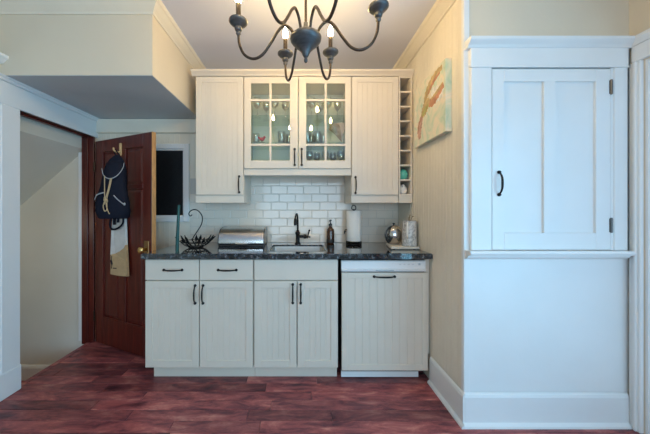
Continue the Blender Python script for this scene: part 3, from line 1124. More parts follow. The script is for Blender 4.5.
for k, (xx, yy) in enumerate([(0.08, 2.29), (0.15, 2.36), (0.22, 2.29), (0.29, 2.35), (0.35, 2.28)]):
    lab = 'small stemmed glass, %s on the cabinet floor behind the right glazed door' % nth(k)
    if st is None:
        st = make_glass('stemmed_glass', [(p * 0.9, q * 0.85) for p, q in wine_glass_mesh()], lab, 'glass', 'stemmed glasses on the cabinet floor')
        o = st
    else:
        o = copy_tree(st)
        o['label'] = lab
    o.location = (xx, yy, gz + 0.0005)
# cup and bowl at the lower left
cp_ = thing('teacup', 'white teacup on the cabinet floor behind the left glazed door', 'cup', (-0.365, 2.27, gz))
obj('body', lathe(B(), [(0.020, 0.0005), (0.022, 0.004), (0.034, 0.04), (0.036, 0.065), (0.034, 0.065), (0.031, 0.04), (0.018, 0.008)], (-0.365, 2.27, gz), 20), OFFW, cp_, smooth=True)
obj('cup_handle', tube(B(), spline([(-0.331, 2.27, gz + 0.052), (-0.312, 2.27, gz + 0.05), (-0.312, 2.27, gz + 0.025), (-0.336, 2.27, gz + 0.02)], 5), 0.004, 8), OFFW, cp_, smooth=True)
b = B()
lathe(b, [(0.03, 0.0005), (0.035, 0.006), (0.075, 0.05), (0.078, 0.06), (0.075, 0.06), (0.03, 0.01)], (-0.20, 2.34, gz), 24)
tag(obj('glass_bowl', b, CUPG, smooth=True), 'wide clear glass bowl on the cabinet floor behind the left glazed door', 'bowl')
# little red figurine
fg = thing('figurine', 'tiny red and black bird figurine on the middle shelf behind the left door', 'figurine', (-0.325, 2.25, SHZ[0]))
z_ = SHZ[0]
b = ellipsoid(B(), (-0.322, 2.25, z_ + 0.030), 0.022, 0.013, 0.016)
ellipsoid(b, (-0.302, 2.25, z_ + 0.045), 0.011, 0.010, 0.011)
obj('body', b, RED, fg, smooth=True)
obj('tail', prism(B(), [(-0.345, z_ + 0.030), (-0.362, z_ + 0.046), (-0.352, z_ + 0.052), (-0.332, z_ + 0.040)], 'y', 2.245, 2.255), RED, fg)
b = tube(B(), [(-0.328, 2.25, z_ + 0.016), (-0.328, 2.25, z_ + 0.001)], 0.003, 6)
tube(b, [(-0.316, 2.25, z_ + 0.016), (-0.316, 2.25, z_ + 0.001)], 0.003, 6)
box(b, -0.345, -0.300, 2.238, 2.262, z_ + 0.0005, z_ + 0.004)
obj('stand', b, BLACKP, fg)
obj('beak', lathe(B(), [(0.004, 0), (0.0005, 0.010)], (-0.292, 2.25, z_ + 0.045), 8, 'x'), OFFW, fg)
# fan of dried stalks
fn = thing('dried_fan', 'fan of dried brown stalks and pale pleats behind the right glazed door', 'dried plant', (0.345, 2.235, SHZ[0]))
for k in range(7):
    a = R(118 + (k - 3) * 5.5)
    L = 0.185 - 0.008 * abs(k - 3)
    bx_, bz_ = 0.352, SHZ[0] + 0.004
    p1 = (bx_ + math.cos(a) * L, 2.236 - 0.001 * (k % 2), bz_ + math.sin(a) * L)
    pm = (bx_ + math.cos(a - 0.06) * L * 0.6, 2.236, bz_ + math.sin(a - 0.06) * L * 0.6)
    obj('stalk', tube(B(), spline([(bx_, 2.236, bz_), pm, p1], 4), [0.0028] * 6 + [0.005, 0.006, 0.002], 6), STRAW, fn, smooth=True)
b = B()
n = 12
va, vb_, vc, vd_ = [], [], [], []
for k in range(n + 1):
    a = R(72 + 36 * k / n)
    yy = 2.243 + (0.004 if k % 2 else 0)
    for lst, rr_, dy in ((va, 0.02, 0), (vb_, 0.165, 0), (vc, 0.165, 0.0012), (vd_, 0.02, 0.0012)):
        lst.append(b.verts.new((0.345 + math.cos(a) * rr_, yy + dy, SHZ[0] + 0.004 + math.sin(a) * rr_)))
for k in range(n):
    b.faces.new((va[k], va[k + 1], vb_[k + 1], vb_[k]))
    b.faces.new((vc[k], vc[k + 1], vd_[k + 1], vd_[k]))
    b.faces.new((vb_[k], vb_[k + 1], vc[k + 1], vc[k]))
    b.faces.new((vd_[k], vd_[k + 1], va[k + 1], va[k]))
b.faces.new((va[0], vb_[0], vc[0], vd_[0]))
b.faces.new((va[n], vd_[n], vc[n], vb_[n]))
obj('pleated_leaf', b, FANP, fn)

# things in the cubby rack
zc1 = CUB[1] + 0.0135
b = lathe(B(), [(0.018, 0.0), (0.030, 0.010), (0.040, 0.034), (0.040, 0.050), (0.030, 0.072), (0.014, 0.082), (0.012, 0.088), (0.010, 0.088), (0.010, 0.080)], (0.867, 2.235, zc1), 24)
tag(obj('round_vase', b, MINTG, smooth=True), 'round turquoise vase in the second lowest cubby of the rack', 'vase')
zc0 = CUB[0] + 0.0135
eg = thing('egg_ornament', 'white egg-shaped ornament in the lowest cubby of the rack', 'ornament', (0.867, 2.235, zc0))
obj('body', lathe(B(), [(0.016, 0.0), (0.028, 0.008), (0.034, 0.028), (0.030, 0.050), (0.019, 0.070), (0.010, 0.080), (0.002, 0.084)], (0.867, 2.235, zc0), 20), OFFW, eg, smooth=True)
for s in (-1, 1):
    obj('eye', ellipsoid(B(), (0.867 + s * 0.009, 2.235 - 0.021, zc0 + 0.060), 0.004, 0.004, 0.004, 8, 6), BLACKP, eg)

# ------------------------------------------------------------------ things on the counter
ZT = CT1 + 0.0005
# bread box
bb = thing('bread_box', 'stainless steel roll-top bread box with curved lid against the tiles', 'bread box', (-0.487, 2.33, CT1))
X0, X1 = -0.690, -0.302
side = [(2.460, ZT + 0.012), (2.225, ZT + 0.012), (2.218, ZT + 0.030), (2.224, ZT + 0.070), (2.246, ZT + 0.110), (2.290, ZT + 0.142), (2.350, ZT + 0.154), (2.460, ZT + 0.154)]
for xa in (X0, X1 - 0.008):
    obj('end_panel', prism(B(), side, 'x', xa, xa + 0.008), mat('dark_steel', (0.20, 0.20, 0.20), 0.35, metal=0.9), bb)
lid = [(2.2195, ZT + 0.022), (2.218, ZT + 0.030), (2.222, ZT + 0.055), (2.229, ZT + 0.080), (2.243, ZT + 0.105), (2.264, ZT + 0.126), (2.295, ZT + 0.142), (2.330, ZT + 0.150), (2.370, ZT + 0.153), (2.455, ZT + 0.153)]
inner = [(y_ + 0.006, z_ - 0.005) for y_, z_ in lid]
b = prism(B(), lid + inner[::-1], 'x', X0 + 0.008, X1 - 0.008)
ld = obj('lid', b, STEEL, bb, smooth=True, auto=0.5)
obj('lid_handle', box(B(), -0.540, -0.438, 2.196, 2.222, ZT + 0.018, ZT + 0.032, 0.004), CHROME, ld)
obj('base', box(B(), X0 + 0.004, X1 - 0.004, 2.222, 2.458, ZT, ZT + 0.012, 0.003), BLACKP, bb)
obj('back_panel', box(B(), X0 + 0.008, X1 - 0.008, 2.452, 2.460, ZT + 0.012, ZT + 0.147), STEEL, bb)

# wire leaf basket
wx, wy = -0.852, 2.17
wb = thing('wire_basket', 'black wire leaf basket with a tall curled handle on the counter', 'basket', (wx, wy, CT1))


def circ(r, z, n=28):
    return [(wx + r * math.cos(2 * PI * k / n), wy + r * math.sin(2 * PI * k / n), z) for k in range(n)]


b = B()
tube(b, circ(0.055, ZT + 0.005), 0.0045, 6, True)
tube(b, circ(0.085, ZT + 0.022), 0.0035, 6, True)
tube(b, circ(0.118, ZT + 0.052), 0.0030, 6, True)
lathe(b, [(0.055, 0.006), (0.055, 0.010)], (wx, wy, ZT), 24)
obj('ring', b, IRON, wb, smooth=True, auto=0.8)
for k in range(14):
    a = 2 * PI * (k + 0.5) / 14
    ca, sa = math.cos(a), math.sin(a)
    tw = 0.25 if k % 2 else -0.25

    def pol(r, z, t=0.0):
        return Vector((wx + r * math.cos(a + t), wy + r * math.sin(a + t), ZT + z))
    b = tube(B(), spline([pol(0.05, 0.006), pol(0.085, 0.022, tw * 0.2), pol(0.120, 0.053, tw * 0.5), pol(0.150, 0.090, tw * 0.4)], 4), 0.0028, 6)
    # leaf blade at the end, a thin bent lens
    base_, tip = pol(0.100, 0.036, tw * 0.4), pol(0.158, 0.092, tw * 0.4)
    mid = (base_ + tip) / 2 + Vector((0, 0, -0.004))
    sd = (tip - base_).cross(Vector((0, 0, 1))).normalized() * 0.013
    nn = (tip - base_).cross(sd).normalized() * 0.0012
    vt = [b.verts.new(p + nn) for p in (base_, mid + sd, tip, mid - sd)]
    vb2 = [b.verts.new(p - nn) for p in (base_, mid + sd, tip, mid - sd)]
    b.faces.new(vt)
    b.faces.new(vb2[::-1])
    for i in range(4):
        b.faces.new((vt[i], vt[(i + 1) % 4], vb2[(i + 1) % 4], vb2[i]))
    # small scroll between the leaves
    sp = []
    for i in range(10):
        t = i / 9 * 2 * PI * 1.1
        r2 = 0.016 * (1 - i / 12)
        sp.append(pol(0.105 + r2 * math.cos(t), 0.050 + r2 * math.sin(t), 0.22))
    tube(b, sp, 0.0022, 5)
    obj('leaf', b, IRON, wb)
hp = [(192.5, 240.5), (193.5, 237), (197.5, 231), (201.5, 224), (202.3, 217), (199.5, 212), (195, 209.5), (190.5, 211), (188.8, 214), (190.5, 216), (192.2, 214.6)]
b = tube(B(), spline([((px_ - VX) / F * wy, wy, H - (py_ - VY) / F * wy) for px_, py_ in hp], 5), 0.0042, 8)
obj('scroll_handle', b, IRON, wb, smooth=True)
sp = []
for i in range(24):
    t = i / 23 * 2 * PI * 1.8
    r2 = 0.024 * (1 - i / 28)
    sp.append((wx + 0.012 + r2 * math.cos(t), wy - 0.002, ZT + 0.050 + r2 * math.sin(t)))
obj('scroll', tube(B(), sp, 0.0032, 6), IRON, wb, smooth=True)
obj('handle_foot', tube(B(), [((192.5 - VX) / F * wy, wy, H - (240.5 - VY) / F * wy), (wx, wy, ZT + 0.008)], 0.0042, 8), IRON, wb)

# teal taper candle, tilted slightly
tc_ = thing('taper_candle', 'tall teal taper candle standing near the counter edge by the door', 'candle', (-0.895, 1.935, CT1))
ln = [(-0.897, 1.935, ZT), (-0.895, 1.935, ZT + 0.1), (-0.884, 1.935, ZT + 0.34)]
obj('body', tube(B(), ln, [0.0125, 0.012, 0.0085], 16), TEAL, tc_, smooth=True, auto=0.8)
obj('wick', tube(B(), [(-0.884, 1.935, ZT + 0.339), (-0.8835, 1.935, ZT + 0.350)], 0.0012, 6), BLACKP, tc_)

# amber soap bottle
sx, sy = 0.277, 2.41
so = thing('soap_dispenser', 'amber glass soap bottle with a black pump behind the sink', 'bottle', (sx, sy, CT1))
obj('bottle', lathe(B(), [(0.030, 0.0), (0.034, 0.004), (0.035, 0.02), (0.035, 0.110), (0.031, 0.132), (0.018, 0.148), (0.013, 0.155), (0.013, 0.165)], (sx, sy, ZT), 24), AMBER, so, smooth=True, auto=1.0)
obj('label_band', lathe(B(), [(0.0355, 0.010), (0.0358, 0.012), (0.0358, 0.040), (0.0355, 0.042)], (sx, sy, ZT), 24), PAPERLABEL, so, smooth=True)
b = lathe(B(), [(0.015, 0.163), (0.015, 0.180), (0.006, 0.184), (0.005, 0.205), (0.011, 0.207), (0.011, 0.216), (0.004, 0.219)], (sx, sy, ZT), 16)
tube(b, spline([(sx, sy, ZT + 0.212), (sx - 0.008, sy - 0.025, ZT + 0.212), (sx - 0.012, sy - 0.04, ZT + 0.203)], 4), 0.0045, 8)
obj('pump', b, BLACKP, so, smooth=True, auto=0.7)

# paper towel holder with roll
tx, ty = 0.482, 2.375
th_ = thing('paper_towel_holder', 'black iron paper towel holder with a top loop', 'holder', (tx, ty, CT1))
b = lathe(B(), [(0.066, 0.0), (0.070, 0.004), (0.070, 0.008), (0.062, 0.014), (0.02, 0.016)], (tx, ty, ZT), 28)
tube(b, [(tx + 0.066 * math.cos(2 * PI * k / 28), ty + 0.066 * math.sin(2 * PI * k / 28), ZT + 0.026) for k in range(28)], 0.004, 6, True)
for k in range(6):
    a = 2 * PI * k / 6
    tube(b, [(tx + 0.066 * math.cos(a), ty + 0.066 * math.sin(a), ZT + 0.006), (tx + 0.066 * math.cos(a), ty + 0.066 * math.sin(a), ZT + 0.028)], 0.004, 6)
obj('base', b, IRON, th_, smooth=True, auto=0.7)
obj('rod', tube(B(), [(tx, ty, ZT + 0.014), (tx, ty, ZT + 0.315)], 0.006, 10), IRON, th_)
obj('top_loop', tube(B(), [(tx + 0.019 * math.cos(2 * PI * k / 20), ty, ZT + 0.326 + 0.022 * math.sin(2 * PI * k / 20)) for k in range(20)], 0.0042, 8, True), IRON, th_, smooth=True)
arm = spline([(tx - 0.030, ty + 0.062, ZT + 0.010), (tx - 0.034, ty + 0.066, ZT + 0.10), (tx - 0.062, ty + 0.045, ZT + 0.112), (tx - 0.080, ty + 0.010, ZT + 0.104), (tx - 0.086, ty - 0.02, ZT + 0.098), (tx - 0.090, ty - 0.035, ZT + 0.112), (tx - 0.080, ty - 0.035, ZT + 0.132), (tx - 0.066, ty - 0.03, ZT + 0.130)], 5)
obj('tension_arm', tube(B(), arm, 0.004, 8), IRON, th_, smooth=True)
b = B()
pr = [(0.020, 0.030), (0.064, 0.030), (0.0655, 0.033), (0.0655, 0.297), (0.064, 0.300), (0.020, 0.300), (0.020, 0.030)]
lathe(b, pr, (tx, ty, ZT), 36, cap=False)
bmesh.ops.remove_doubles(b, verts=b.verts, dist=1e-5)
rl = thing('paper_towel_roll', 'white roll of paper towels on the black iron holder', 'paper roll', (tx, ty, CT1 + 0.03))
obj('roll', b, PAPER, rl, smooth=True, auto=0.7)
obj('loose_sheet', prism(B(), [(tx + 0.0655 * math.cos(a), ty + 0.0655 * math.sin(a)) for a in (R(-60), R(-50), R(-40), R(-30), R(-20))] +
                         [(tx + (0.068 + 0.001 * i) * math.cos(a), ty + (0.068 + 0.001 * i) * math.sin(a)) for i, a in enumerate((R(-20), R(-30), R(-40), R(-50), R(-60)))],
                         'z', ZT + 0.031, ZT + 0.299), PAPER, rl)

# serving board, teapot and marbled jug
b = B()
prism(b, [(0.700, 2.030), (0.915, 2.030), (0.920, 2.036), (0.920, 2.270), (0.915, 2.276), (0.745, 2.276), (0.738, 2.272), (0.697, 2.036)], 'z', ZT + 0.004, ZT + 0.024)
bmesh.ops.bevel(b, geom=[e for e in b.edges if abs(e.verts[0].co.z - e.verts[1].co.z) < 1e-6], offset=0.003, segments=2, affect='EDGES')
sb = thing('serving_board', 'thick off-white serving board on the counter by the beadboard wall', 'tray', (0.81, 2.15, CT1))
obj('board', b, mat('off_white_board', (0.66, 0.61, 0.52), 0.4, var=0.06), sb)
for (xx, yy) in ((0.73, 2.06), (0.89, 2.06), (0.77, 2.25), (0.89, 2.25)):
    obj('foot', lathe(B(), [(0.010, 0), (0.010, 0.0045)], (xx, yy, ZT), 10), BLACKP, sb)
ZB_ = ZT + 0.0245
kx, ky = 0.779, 2.203
tp = thing('teapot', 'round polished steel teapot on the serving board', 'teapot', (kx, ky, ZB_))
b = lathe(B(), [(0.040, 0.0), (0.046, 0.004), (0.056, 0.018), (0.069, 0.048), (0.073, 0.078), (0.068, 0.108), (0.055, 0.132), (0.036, 0.146), (0.034, 0.149), (0.015, 0.154), (0.004, 0.156)],
          (kx, ky, ZB_), 36)
obj('body', b, mat('polished_steel', (0.55, 0.52, 0.49), 0.10, metal=1.0), tp, smooth=True)
obj('lid_knob', lathe(B(), [(0.004, 0.155), (0.004, 0.160), (0.010, 0.164), (0.010, 0.170), (0.004, 0.174)], (kx, ky, ZB_), 14), BLACKP, tp, smooth=True)
hpts = spline([(kx - 0.030, ky - 0.030, ZB_ + 0.143), (kx - 0.062, ky - 0.045, ZB_ + 0.128), (kx - 0.084, ky - 0.055, ZB_ + 0.085), (kx - 0.080, ky - 0.055, ZB_ + 0.040), (kx - 0.050, ky - 0.035, ZB_ + 0.020)], 5)
obj('pot_handle', tube(B(), hpts, 0.0055, 8), BLACKP, tp, smooth=True)
obj('spout', tube(B(), spline([(kx + 0.01, ky + 0.05, ZB_ + 0.07), (kx + 0.015, ky + 0.082, ZB_ + 0.10), (kx + 0.018, ky + 0.095, ZB_ + 0.130)], 4), [0.015, 0.014, 0.013, 0.012, 0.011, 0.010, 0.009, 0.008, 0.008], 10), CHROME, tp, smooth=True)
jx, jy = 0.862, 2.088
jg = thing('pitcher', 'grey and white marbled pitcher with a white strap handle beside the wall', 'pitcher', (jx, jy, ZB_))
b = lathe(B(), [(0.052, 0.0), (0.055, 0.004), (0.055, 0.02), (0.053, 0.10), (0.051, 0.165), (0.052, 0.190), (0.054, 0.196), (0.0505, 0.196), (0.048, 0.165), (0.049, 0.02), (0.045, 0.010)], (jx, jy, ZB_), 32)
obj('body', b, MARBLE, jg, smooth=True, auto=1.2)
hh = spline([(jx - 0.030, jy - 0.038, ZB_ + 0.180), (jx - 0.042, jy - 0.064, ZB_ + 0.182), (jx - 0.046, jy - 0.072, ZB_ + 0.140), (jx - 0.044, jy - 0.068, ZB_ + 0.085), (jx - 0.030, jy - 0.042, ZB_ + 0.065)], 5)
obj('jug_handle', tube(B(), hh, 0.008, 8), OFFW, jg, smooth=True)
tg = thing('twig_bundle', 'short bent twigs sticking out of the marbled pitcher', 'twigs', (jx, jy, ZB_ + 0.011))
for (a, l) in ((70, 0.225), (100, 0.235), (115, 0.220)):
    e_ = (jx + 0.035 * math.cos(R(a)), jy - 0.02, ZB_ + l)
    obj('twig', tube(B(), spline([(jx - 0.02 * math.cos(R(a)), jy, ZB_ + 0.012), (jx, jy, ZB_ + 0.15), e_, (e_[0] + 0.012, e_[1], e_[2] + 0.004)], 4), 0.0022, 6), STRAW, tg)

# ------------------------------------------------------------------ canvas painting on the beadboard wall
pa_ = thing('canvas_painting', 'abstract mint canvas with orange and brown brush strokes on the beadboard wall', 'painting', (XR, 1.84, 1.70))
ya, yb, za, zb = 1.620, 2.062, 1.700, 2.147
xf = XR - 0.041
obj('canvas', box(B(), xf, XR - 0.001, ya, yb, za, zb, 0.002), CANVAS, pa_)


def stroke(pts, w_, m, lift):
    """ribbon of paint on the canvas face. pts in fractions: u from far (left in view) to near, v from bottom to top"""
    P = spline([(0, p[0], p[1]) for p in pts], 6)
    n = len(P)
    b = B()
    l0, r0, l1, r1 = [], [], [], []
    for i, p in enumerate(P):
        d = (P[min(i + 1, n - 1)] - P[max(i - 1, 0)])
        nrm = Vector((0, -d.z, d.y)).normalized()
        t = i / (n - 1)
        ww = w_ * (0.35 + 0.65 * math.sin(PI * min(1, max(0, t * 0.92 + 0.04)))) * (1 + 0.18 * math.sin(i * 2.3))
        for lst, s, x_ in ((l0, 1, 0.0005), (r0, -1, 0.0005), (l1, 0.8, 0), (r1, -0.8, 0)):
            q = p + nrm * ww * s
            yy = yb + (ya - yb) * q.y
            zz = za + (zb - za) * q.z
            lst.append(b.verts.new((xf - (x_ if x_ == 0.0005 else lift), yy, zz)))
    for i in range(n - 1):
        b.faces.new((l1[i], r1[i], r1[i + 1], l1[i + 1]))
        b.faces.new((l0[i], l1[i], l1[i + 1], l0[i + 1]))
        b.faces.new((r1[i], r0[i], r0[i + 1], r1[i + 1]))
    return obj('brush_stroke', b, m, pa_, smooth=True)


def paintm(nm, c):
    return mat(nm, c, 0.6, var=0.3, scale=25, bump=0.3, bscale=90)


O1 = paintm('ochre_paint', (0.52, 0.38, 0.18))
O2 = paintm('rust_paint', (0.50, 0.24, 0.14))
O3 = paintm('rose_paint', (0.55, 0.33, 0.26))
O4 = paintm('pale_paint', (0.72, 0.72, 0.68))
O5 = paintm('olive_paint', (0.38, 0.36, 0.12))
stroke([(0.62, 0.72), (0.80, 0.60), (0.95, 0.55)], 0.11, O4, 0.0010)
stroke([(0.92, 0.93), (0.74, 0.90), (0.56, 0.82), (0.44, 0.72), (0.40, 0.62)], 0.075, O1, 0.0014)
stroke([(0.86, 0.88), (0.66, 0.83), (0.50, 0.72)], 0.030, O2, 0.0020)
stroke([(0.96, 0.66), (0.80, 0.60), (0.62, 0.55), (0.48, 0.60)], 0.075, O2, 0.0016)
stroke([(0.94, 0.70), (0.78, 0.64), (0.60, 0.60)], 0.030, O1, 0.0022)
stroke([(0.56, 0.62), (0.46, 0.58), (0.36, 0.50), (0.30, 0.44)], 0.095, O1, 0.0018)
stroke([(0.52, 0.56), (0.40, 0.50), (0.30, 0.45)], 0.045, O5, 0.0024)
stroke([(0.32, 0.48), (0.24, 0.36), (0.20, 0.22), (0.22, 0.10)], 0.075, O3, 0.0014)
stroke([(0.28, 0.44), (0.18, 0.34), (0.15, 0.20)], 0.018, O2, 0.0020)

# ------------------------------------------------------------------ mahogany door with things hung on it
ang = -math.atan2(0.31, 0.70)
DW_ = 0.762
md = thing('door_1', 'open dark red mahogany panel door beside the base cabinets', 'door', (-1.886, 2.440, 0.0), ang, kind='structure')
LD = dict(local=True)
dz0, dz1 = 0.012, 1.852
u = (0.0, 0.115, 0.335, 0.430, 0.650, DW_ - 0.006)
zs_ = (dz0, 0.255, 1.400, 1.435, 1.745, dz1)
b = B()
bv = 0.003
box(b, u[0], u[1], 0, 0.035, dz0, dz1, bv)
box(b, u[4], u[5], 0, 0.035, dz0, dz1, bv)
for (za_, zb_) in ((zs_[0], zs_[1]), (zs_[2], zs_[3]), (zs_[4], zs_[5])):
    box(b, u[1], u[4], 0, 0.035, za_, zb_, bv)
for (za_, zb_) in ((zs_[1], zs_[2]), (zs_[3], zs_[4])):
    box(b, u[2], u[3], 0, 0.035, za_, zb_, bv)
obj('frame', b, MAHOG, md, **LD)
for (ua, ub) in ((u[1], u[2]), (u[3], u[4])):
    for (za_, zb_) in ((zs_[1], zs_[2]), (zs_[3], zs_[4])):
        b = box(B(), ua, ub, 0.012, 0.024, za_, zb_)
        m_ = 0.030
        v0 = [b.verts.new(p) for p in ((ua + 0.012, 0.012, za_ + 0.012), (ub - 0.012, 0.012, za_ + 0.012), (ub - 0.012, 0.012, zb_ - 0.012), (ua + 0.012, 0.012, zb_ - 0.012))]
        v1 = [b.verts.new(p) for p in ((ua + m_, 0.004, za_ + m_), (ub - m_, 0.004, za_ + m_), (ub - m_, 0.004, zb_ - m_), (ua + m_, 0.004, zb_ - m_))]
        for k in range(4):
            b.faces.new((v0[k], v0[(k + 1) % 4], v1[(k + 1) % 4], v1[k]))
        b.faces.new(v1)
        obj('raised_panel', b, MAHOG, md, **LD)
obj('edge_strip', box(B(), DW_ - 0.006, DW_, 0.0, 0.035, dz0, dz1, 0.001), mat('bare_wood_edge', (0.52, 0.27, 0.10), 0.6, var=0.2, scale=10, stretch=(8, 8, 1)), md, **LD)
kb = obj('door_knob', lathe(B(), [(0.012, 0.0), (0.012, -0.025), (0.024, -0.038), (0.029, -0.052), (0.024, -0.064), (0.008, -0.068)], (0.700, 0, 0.90), 20, 'y'), BRASS, md, smooth=True, **LD)
obj('knob_plate', box(B(), 0.672, 0.728, -0.006, 0.0, 0.83, 0.97, 0.003), mat('aged_brass', (0.35, 0.22, 0.10), 0.4, metal=0.9), md, **LD)
for zz in (0.25, 1.62):
    obj('hinge', lathe(B(), [(0.007, -0.045), (0.007, 0.045)], (-0.004, -0.006, zz), 10), BRONZE, md, **LD)

MD = ROOTM[md.name]


def door_thing(name, label, cat, u_, z_):
    p = MD @ Vector((u_, 0, z_))
    return thing(name, label, cat, tuple(p), ang)


# wooden peg hook
hk = door_thing('coat_hook', 'pale wooden hook high on the red door above the black bag', 'hook', 0.378, 1.69)
o = 0.345


def L(px_, py_, pz_, u0, z0):
    return (px_ - u0, py_, pz_ - z0)


b = box(B(), -0.010, 0.010, -0.016, -0.0005, 0.0, 0.105, 0.003)
obj('hook_plate', b, PALEWOOD, hk, **LD)
obj('peg', tube(B(), spline([(0, -0.012, 0.03), (0, -0.04, 0.022), (0, -0.062, 0.034), (0, -0.066, 0.055)], 4), 0.007, 8), PALEWOOD, hk, smooth=True, **LD)

# black drawstring backpack
bz = 1.150
bg_ = door_thing('drawstring_backpack', 'black drawstring backpack with tan cords hanging on the red door', 'bag', 0.46, bz)
b = B()
nu, nv = 22, 14
prof_ = [(0.00, 0.128, 0.060, 0.0), (0.02, 0.150, 0.072, 0.0), (0.12, 0.165, 0.080, -0.004), (0.25, 0.158, 0.082, -0.003), (0.38, 0.140, 0.080, 0.002), (0.50, 0.125, 0.075, 0.006),
         (0.62, 0.118, 0.070, 0.010), (0.74, 0.110, 0.062, 0.016), (0.84, 0.092, 0.052, 0.024), (0.92, 0.066, 0.040, 0.032), (0.97, 0.040, 0.028, 0.038), (1.0, 0.018, 0.016, 0.042)]
HB = 0.515
rings = []
for (t, hw, hd, dx) in prof_:
    ring = []
    for k in range(nu):
        a = 2 * PI * k / nu
        ca, sa = math.cos(a), math.sin(a)
        wob = 1 + 0.035 * math.sin(5 * a + t * 9) + 0.02 * math.sin(11 * a - t * 15)
        ex = math.copysign(abs(ca) ** 0.75, ca) * hw * wob
        ey = math.copysign(abs(sa) ** 0.75, sa) * hd * wob
        ring.append(b.verts.new((dx + ex, -0.098 + min(ey, 0.088), t * HB)))
    rings.append(ring)
for a_, c_ in zip(rings, rings[1:]):
    for k in range(nu):
        b.faces.new((a_[k], a_[(k + 1) % nu], c_[(k + 1) % nu], c_[k]))
b.faces.new(rings[0][::-1])
b.faces.new(rings[-1])
obj('body', b, BAGM, bg_, smooth=True, **LD)
# flap
b = B()
fl = []
for i, (t, hw, hd, dx) in enumerate([(0.60, 0.0, 0.074, -0.01), (0.62, 0.060, 0.077, -0.005), (0.68, 0.095, 0.074, 0.006), (0.76, 0.100, 0.067, 0.016), (0.86, 0.084, 0.056, 0.025), (0.94, 0.052, 0.040, 0.034)]):
    rw = []
    for k in range(9):
        a = R(-165 + 150 * k / 8)
        rw.append((dx + math.cos(a) * max(hw, 0.012) * 1.05, -0.098 + math.sin(a) * (hd + 0.012), t * HB - 0.02 * math.sin(PI * k / 8)))
    fl.append(rw)
vo = [[b.verts.new(p) for p in rw] for rw in fl]
vi = [[b.verts.new((p[0], p[1] + 0.008, p[2])) for p in rw] for rw in fl]
for g_, fwd in ((vo, True), (vi, False)):
    for i in range(len(g_) - 1):
        for k in range(8):
            q = (g_[i][k], g_[i][k + 1], g_[i + 1][k + 1], g_[i + 1][k])
            b.faces.new(q if fwd else q[::-1])
for k in range(8):
    b.faces.new((vo[0][k], vi[0][k], vi[0][k + 1], vo[0][k + 1]))
    b.faces.new((vo[-1][k], vo[-1][k + 1], vi[-1][k + 1], vi[-1][k]))
for i in range(len(vo) - 1):
    b.faces.new((vo[i][0], vo[i + 1][0], vi[i + 1][0], vi[i][0]))
    b.faces.new((vo[i][8], vi[i][8], vi[i + 1][8], vo[i + 1][8]))
obj('flap', b, BAGM, bg_, smooth=True, **LD)
# grey edge of the flap
ep = [(-0.092, -0.150, 0.395), (-0.070, -0.178, 0.345), (-0.030, -0.190, 0.318), (0.020, -0.188, 0.320), (0.070, -0.176, 0.352), (0.105, -0.150, 0.405), (0.112, -0.130, 0.45)]
obj('flap_edge', tube(B(), spline(ep, 5), 0.0038, 6), PIPING, bg_, smooth=True, **LD)
for pp in ([(-0.168, -0.120, 0.150), (-0.135, -0.165, 0.185), (-0.085, -0.186, 0.200), (-0.060, -0.190, 0.205)], [(0.030, -0.192, 0.185), (0.070, -0.187, 0.150), (0.110, -0.172, 0.122), (0.122, -0.165, 0.118)]):
    obj('piping', tube(B(), spline(pp, 5), 0.005, 6), PIPING, bg_, smooth=True, **LD)
obj('toggle', ellipsoid(B(), (0.125, -0.168, 0.117), 0.012, 0.010, 0.012, 10, 6), PIPING, bg_, smooth=True, **LD)
# tan cords, knotted
cords = [[(-0.055, -0.186, 0.335), (-0.052, -0.196, 0.26), (-0.050, -0.200, 0.18), (-0.045, -0.206, 0.145)],
         [(0.000, -0.194, 0.315), (-0.012, -0.200, 0.25), (-0.034, -0.204, 0.18), (-0.045, -0.206, 0.145)],
         [(0.012, -0.193, 0.318), (0.000, -0.200, 0.26), (-0.020, -0.204, 0.19), (-0.030, -0.207, 0.150)],
         [(-0.045, -0.208, 0.145), (-0.062, -0.204, 0.100), (-0.050, -0.203, 0.062), (-0.030, -0.203, 0.075), (-0.028, -0.206, 0.13)],
         [(-0.038, -0.208, 0.135), (-0.028, -0.204, 0.085), (-0.015, -0.200, 0.052), (-0.005, -0.198, 0.038)]]
for c_ in cords:
    obj('cord', tube(B(), spline(c_, 5), 0.0048, 6), ROPE, bg_, smooth=True, **LD)
b = B()
for k in range(5):
    cc = Vector((-0.042 + 0.008 * math.cos(k * 2.1), -0.210, 0.140 + 0.014 * math.sin(k * 2.1)))
    axis_r = Matrix.Rotation(k * 1.1, 3, 'Y') @ Matrix.Rotation(0.6 * k, 3, 'X')
    tube(b, [cc + axis_r @ Vector((0.013 * math.cos(2 * PI * i / 12), 0.004 * math.sin(4 * PI * i / 12), 0.013 * math.sin(2 * PI * i / 12))) for i in range(12)], 0.0048, 6, True)
obj('knot', b, ROPE, bg_, smooth=True, **LD)
turn = Matrix.Diagonal((0.72, 0.70, 1, 1)) @ Matrix.Translation((0, 0.098, 0))
for c_ in bg_.children:
    c_.data.transform(turn)
bp = MD @ Vector((0.475, -0.125, bz))
bg_.location = bp
bg_.rotation_euler = (0, 0, ang + R(42))
ROOTM[bg_.name] = Matrix.Translation(bp) @ Matrix.Rotation(ang + R(42), 4, 'Z')
top = ROOTM[bg_.name] @ Vector((0.034, 0.0, 0.505))
peg = MD @ Vector((0.378, -0.050, 1.714))
sd_ = Vector((0.012, 0.004, 0))
obj('hanging_loop', tube(B(), spline([top - sd_, (top + peg) / 2 - sd_ * 1.1, peg + Vector((-0.014, 0.005, 0.0)), peg + Vector((0, 0, 0.016)), peg + Vector((0.014, -0.005, 0.0)), (top + peg) / 2 + sd_ * 1.1, top + sd_], 5), 0.005, 6), BAGM, bg_, smooth=True)

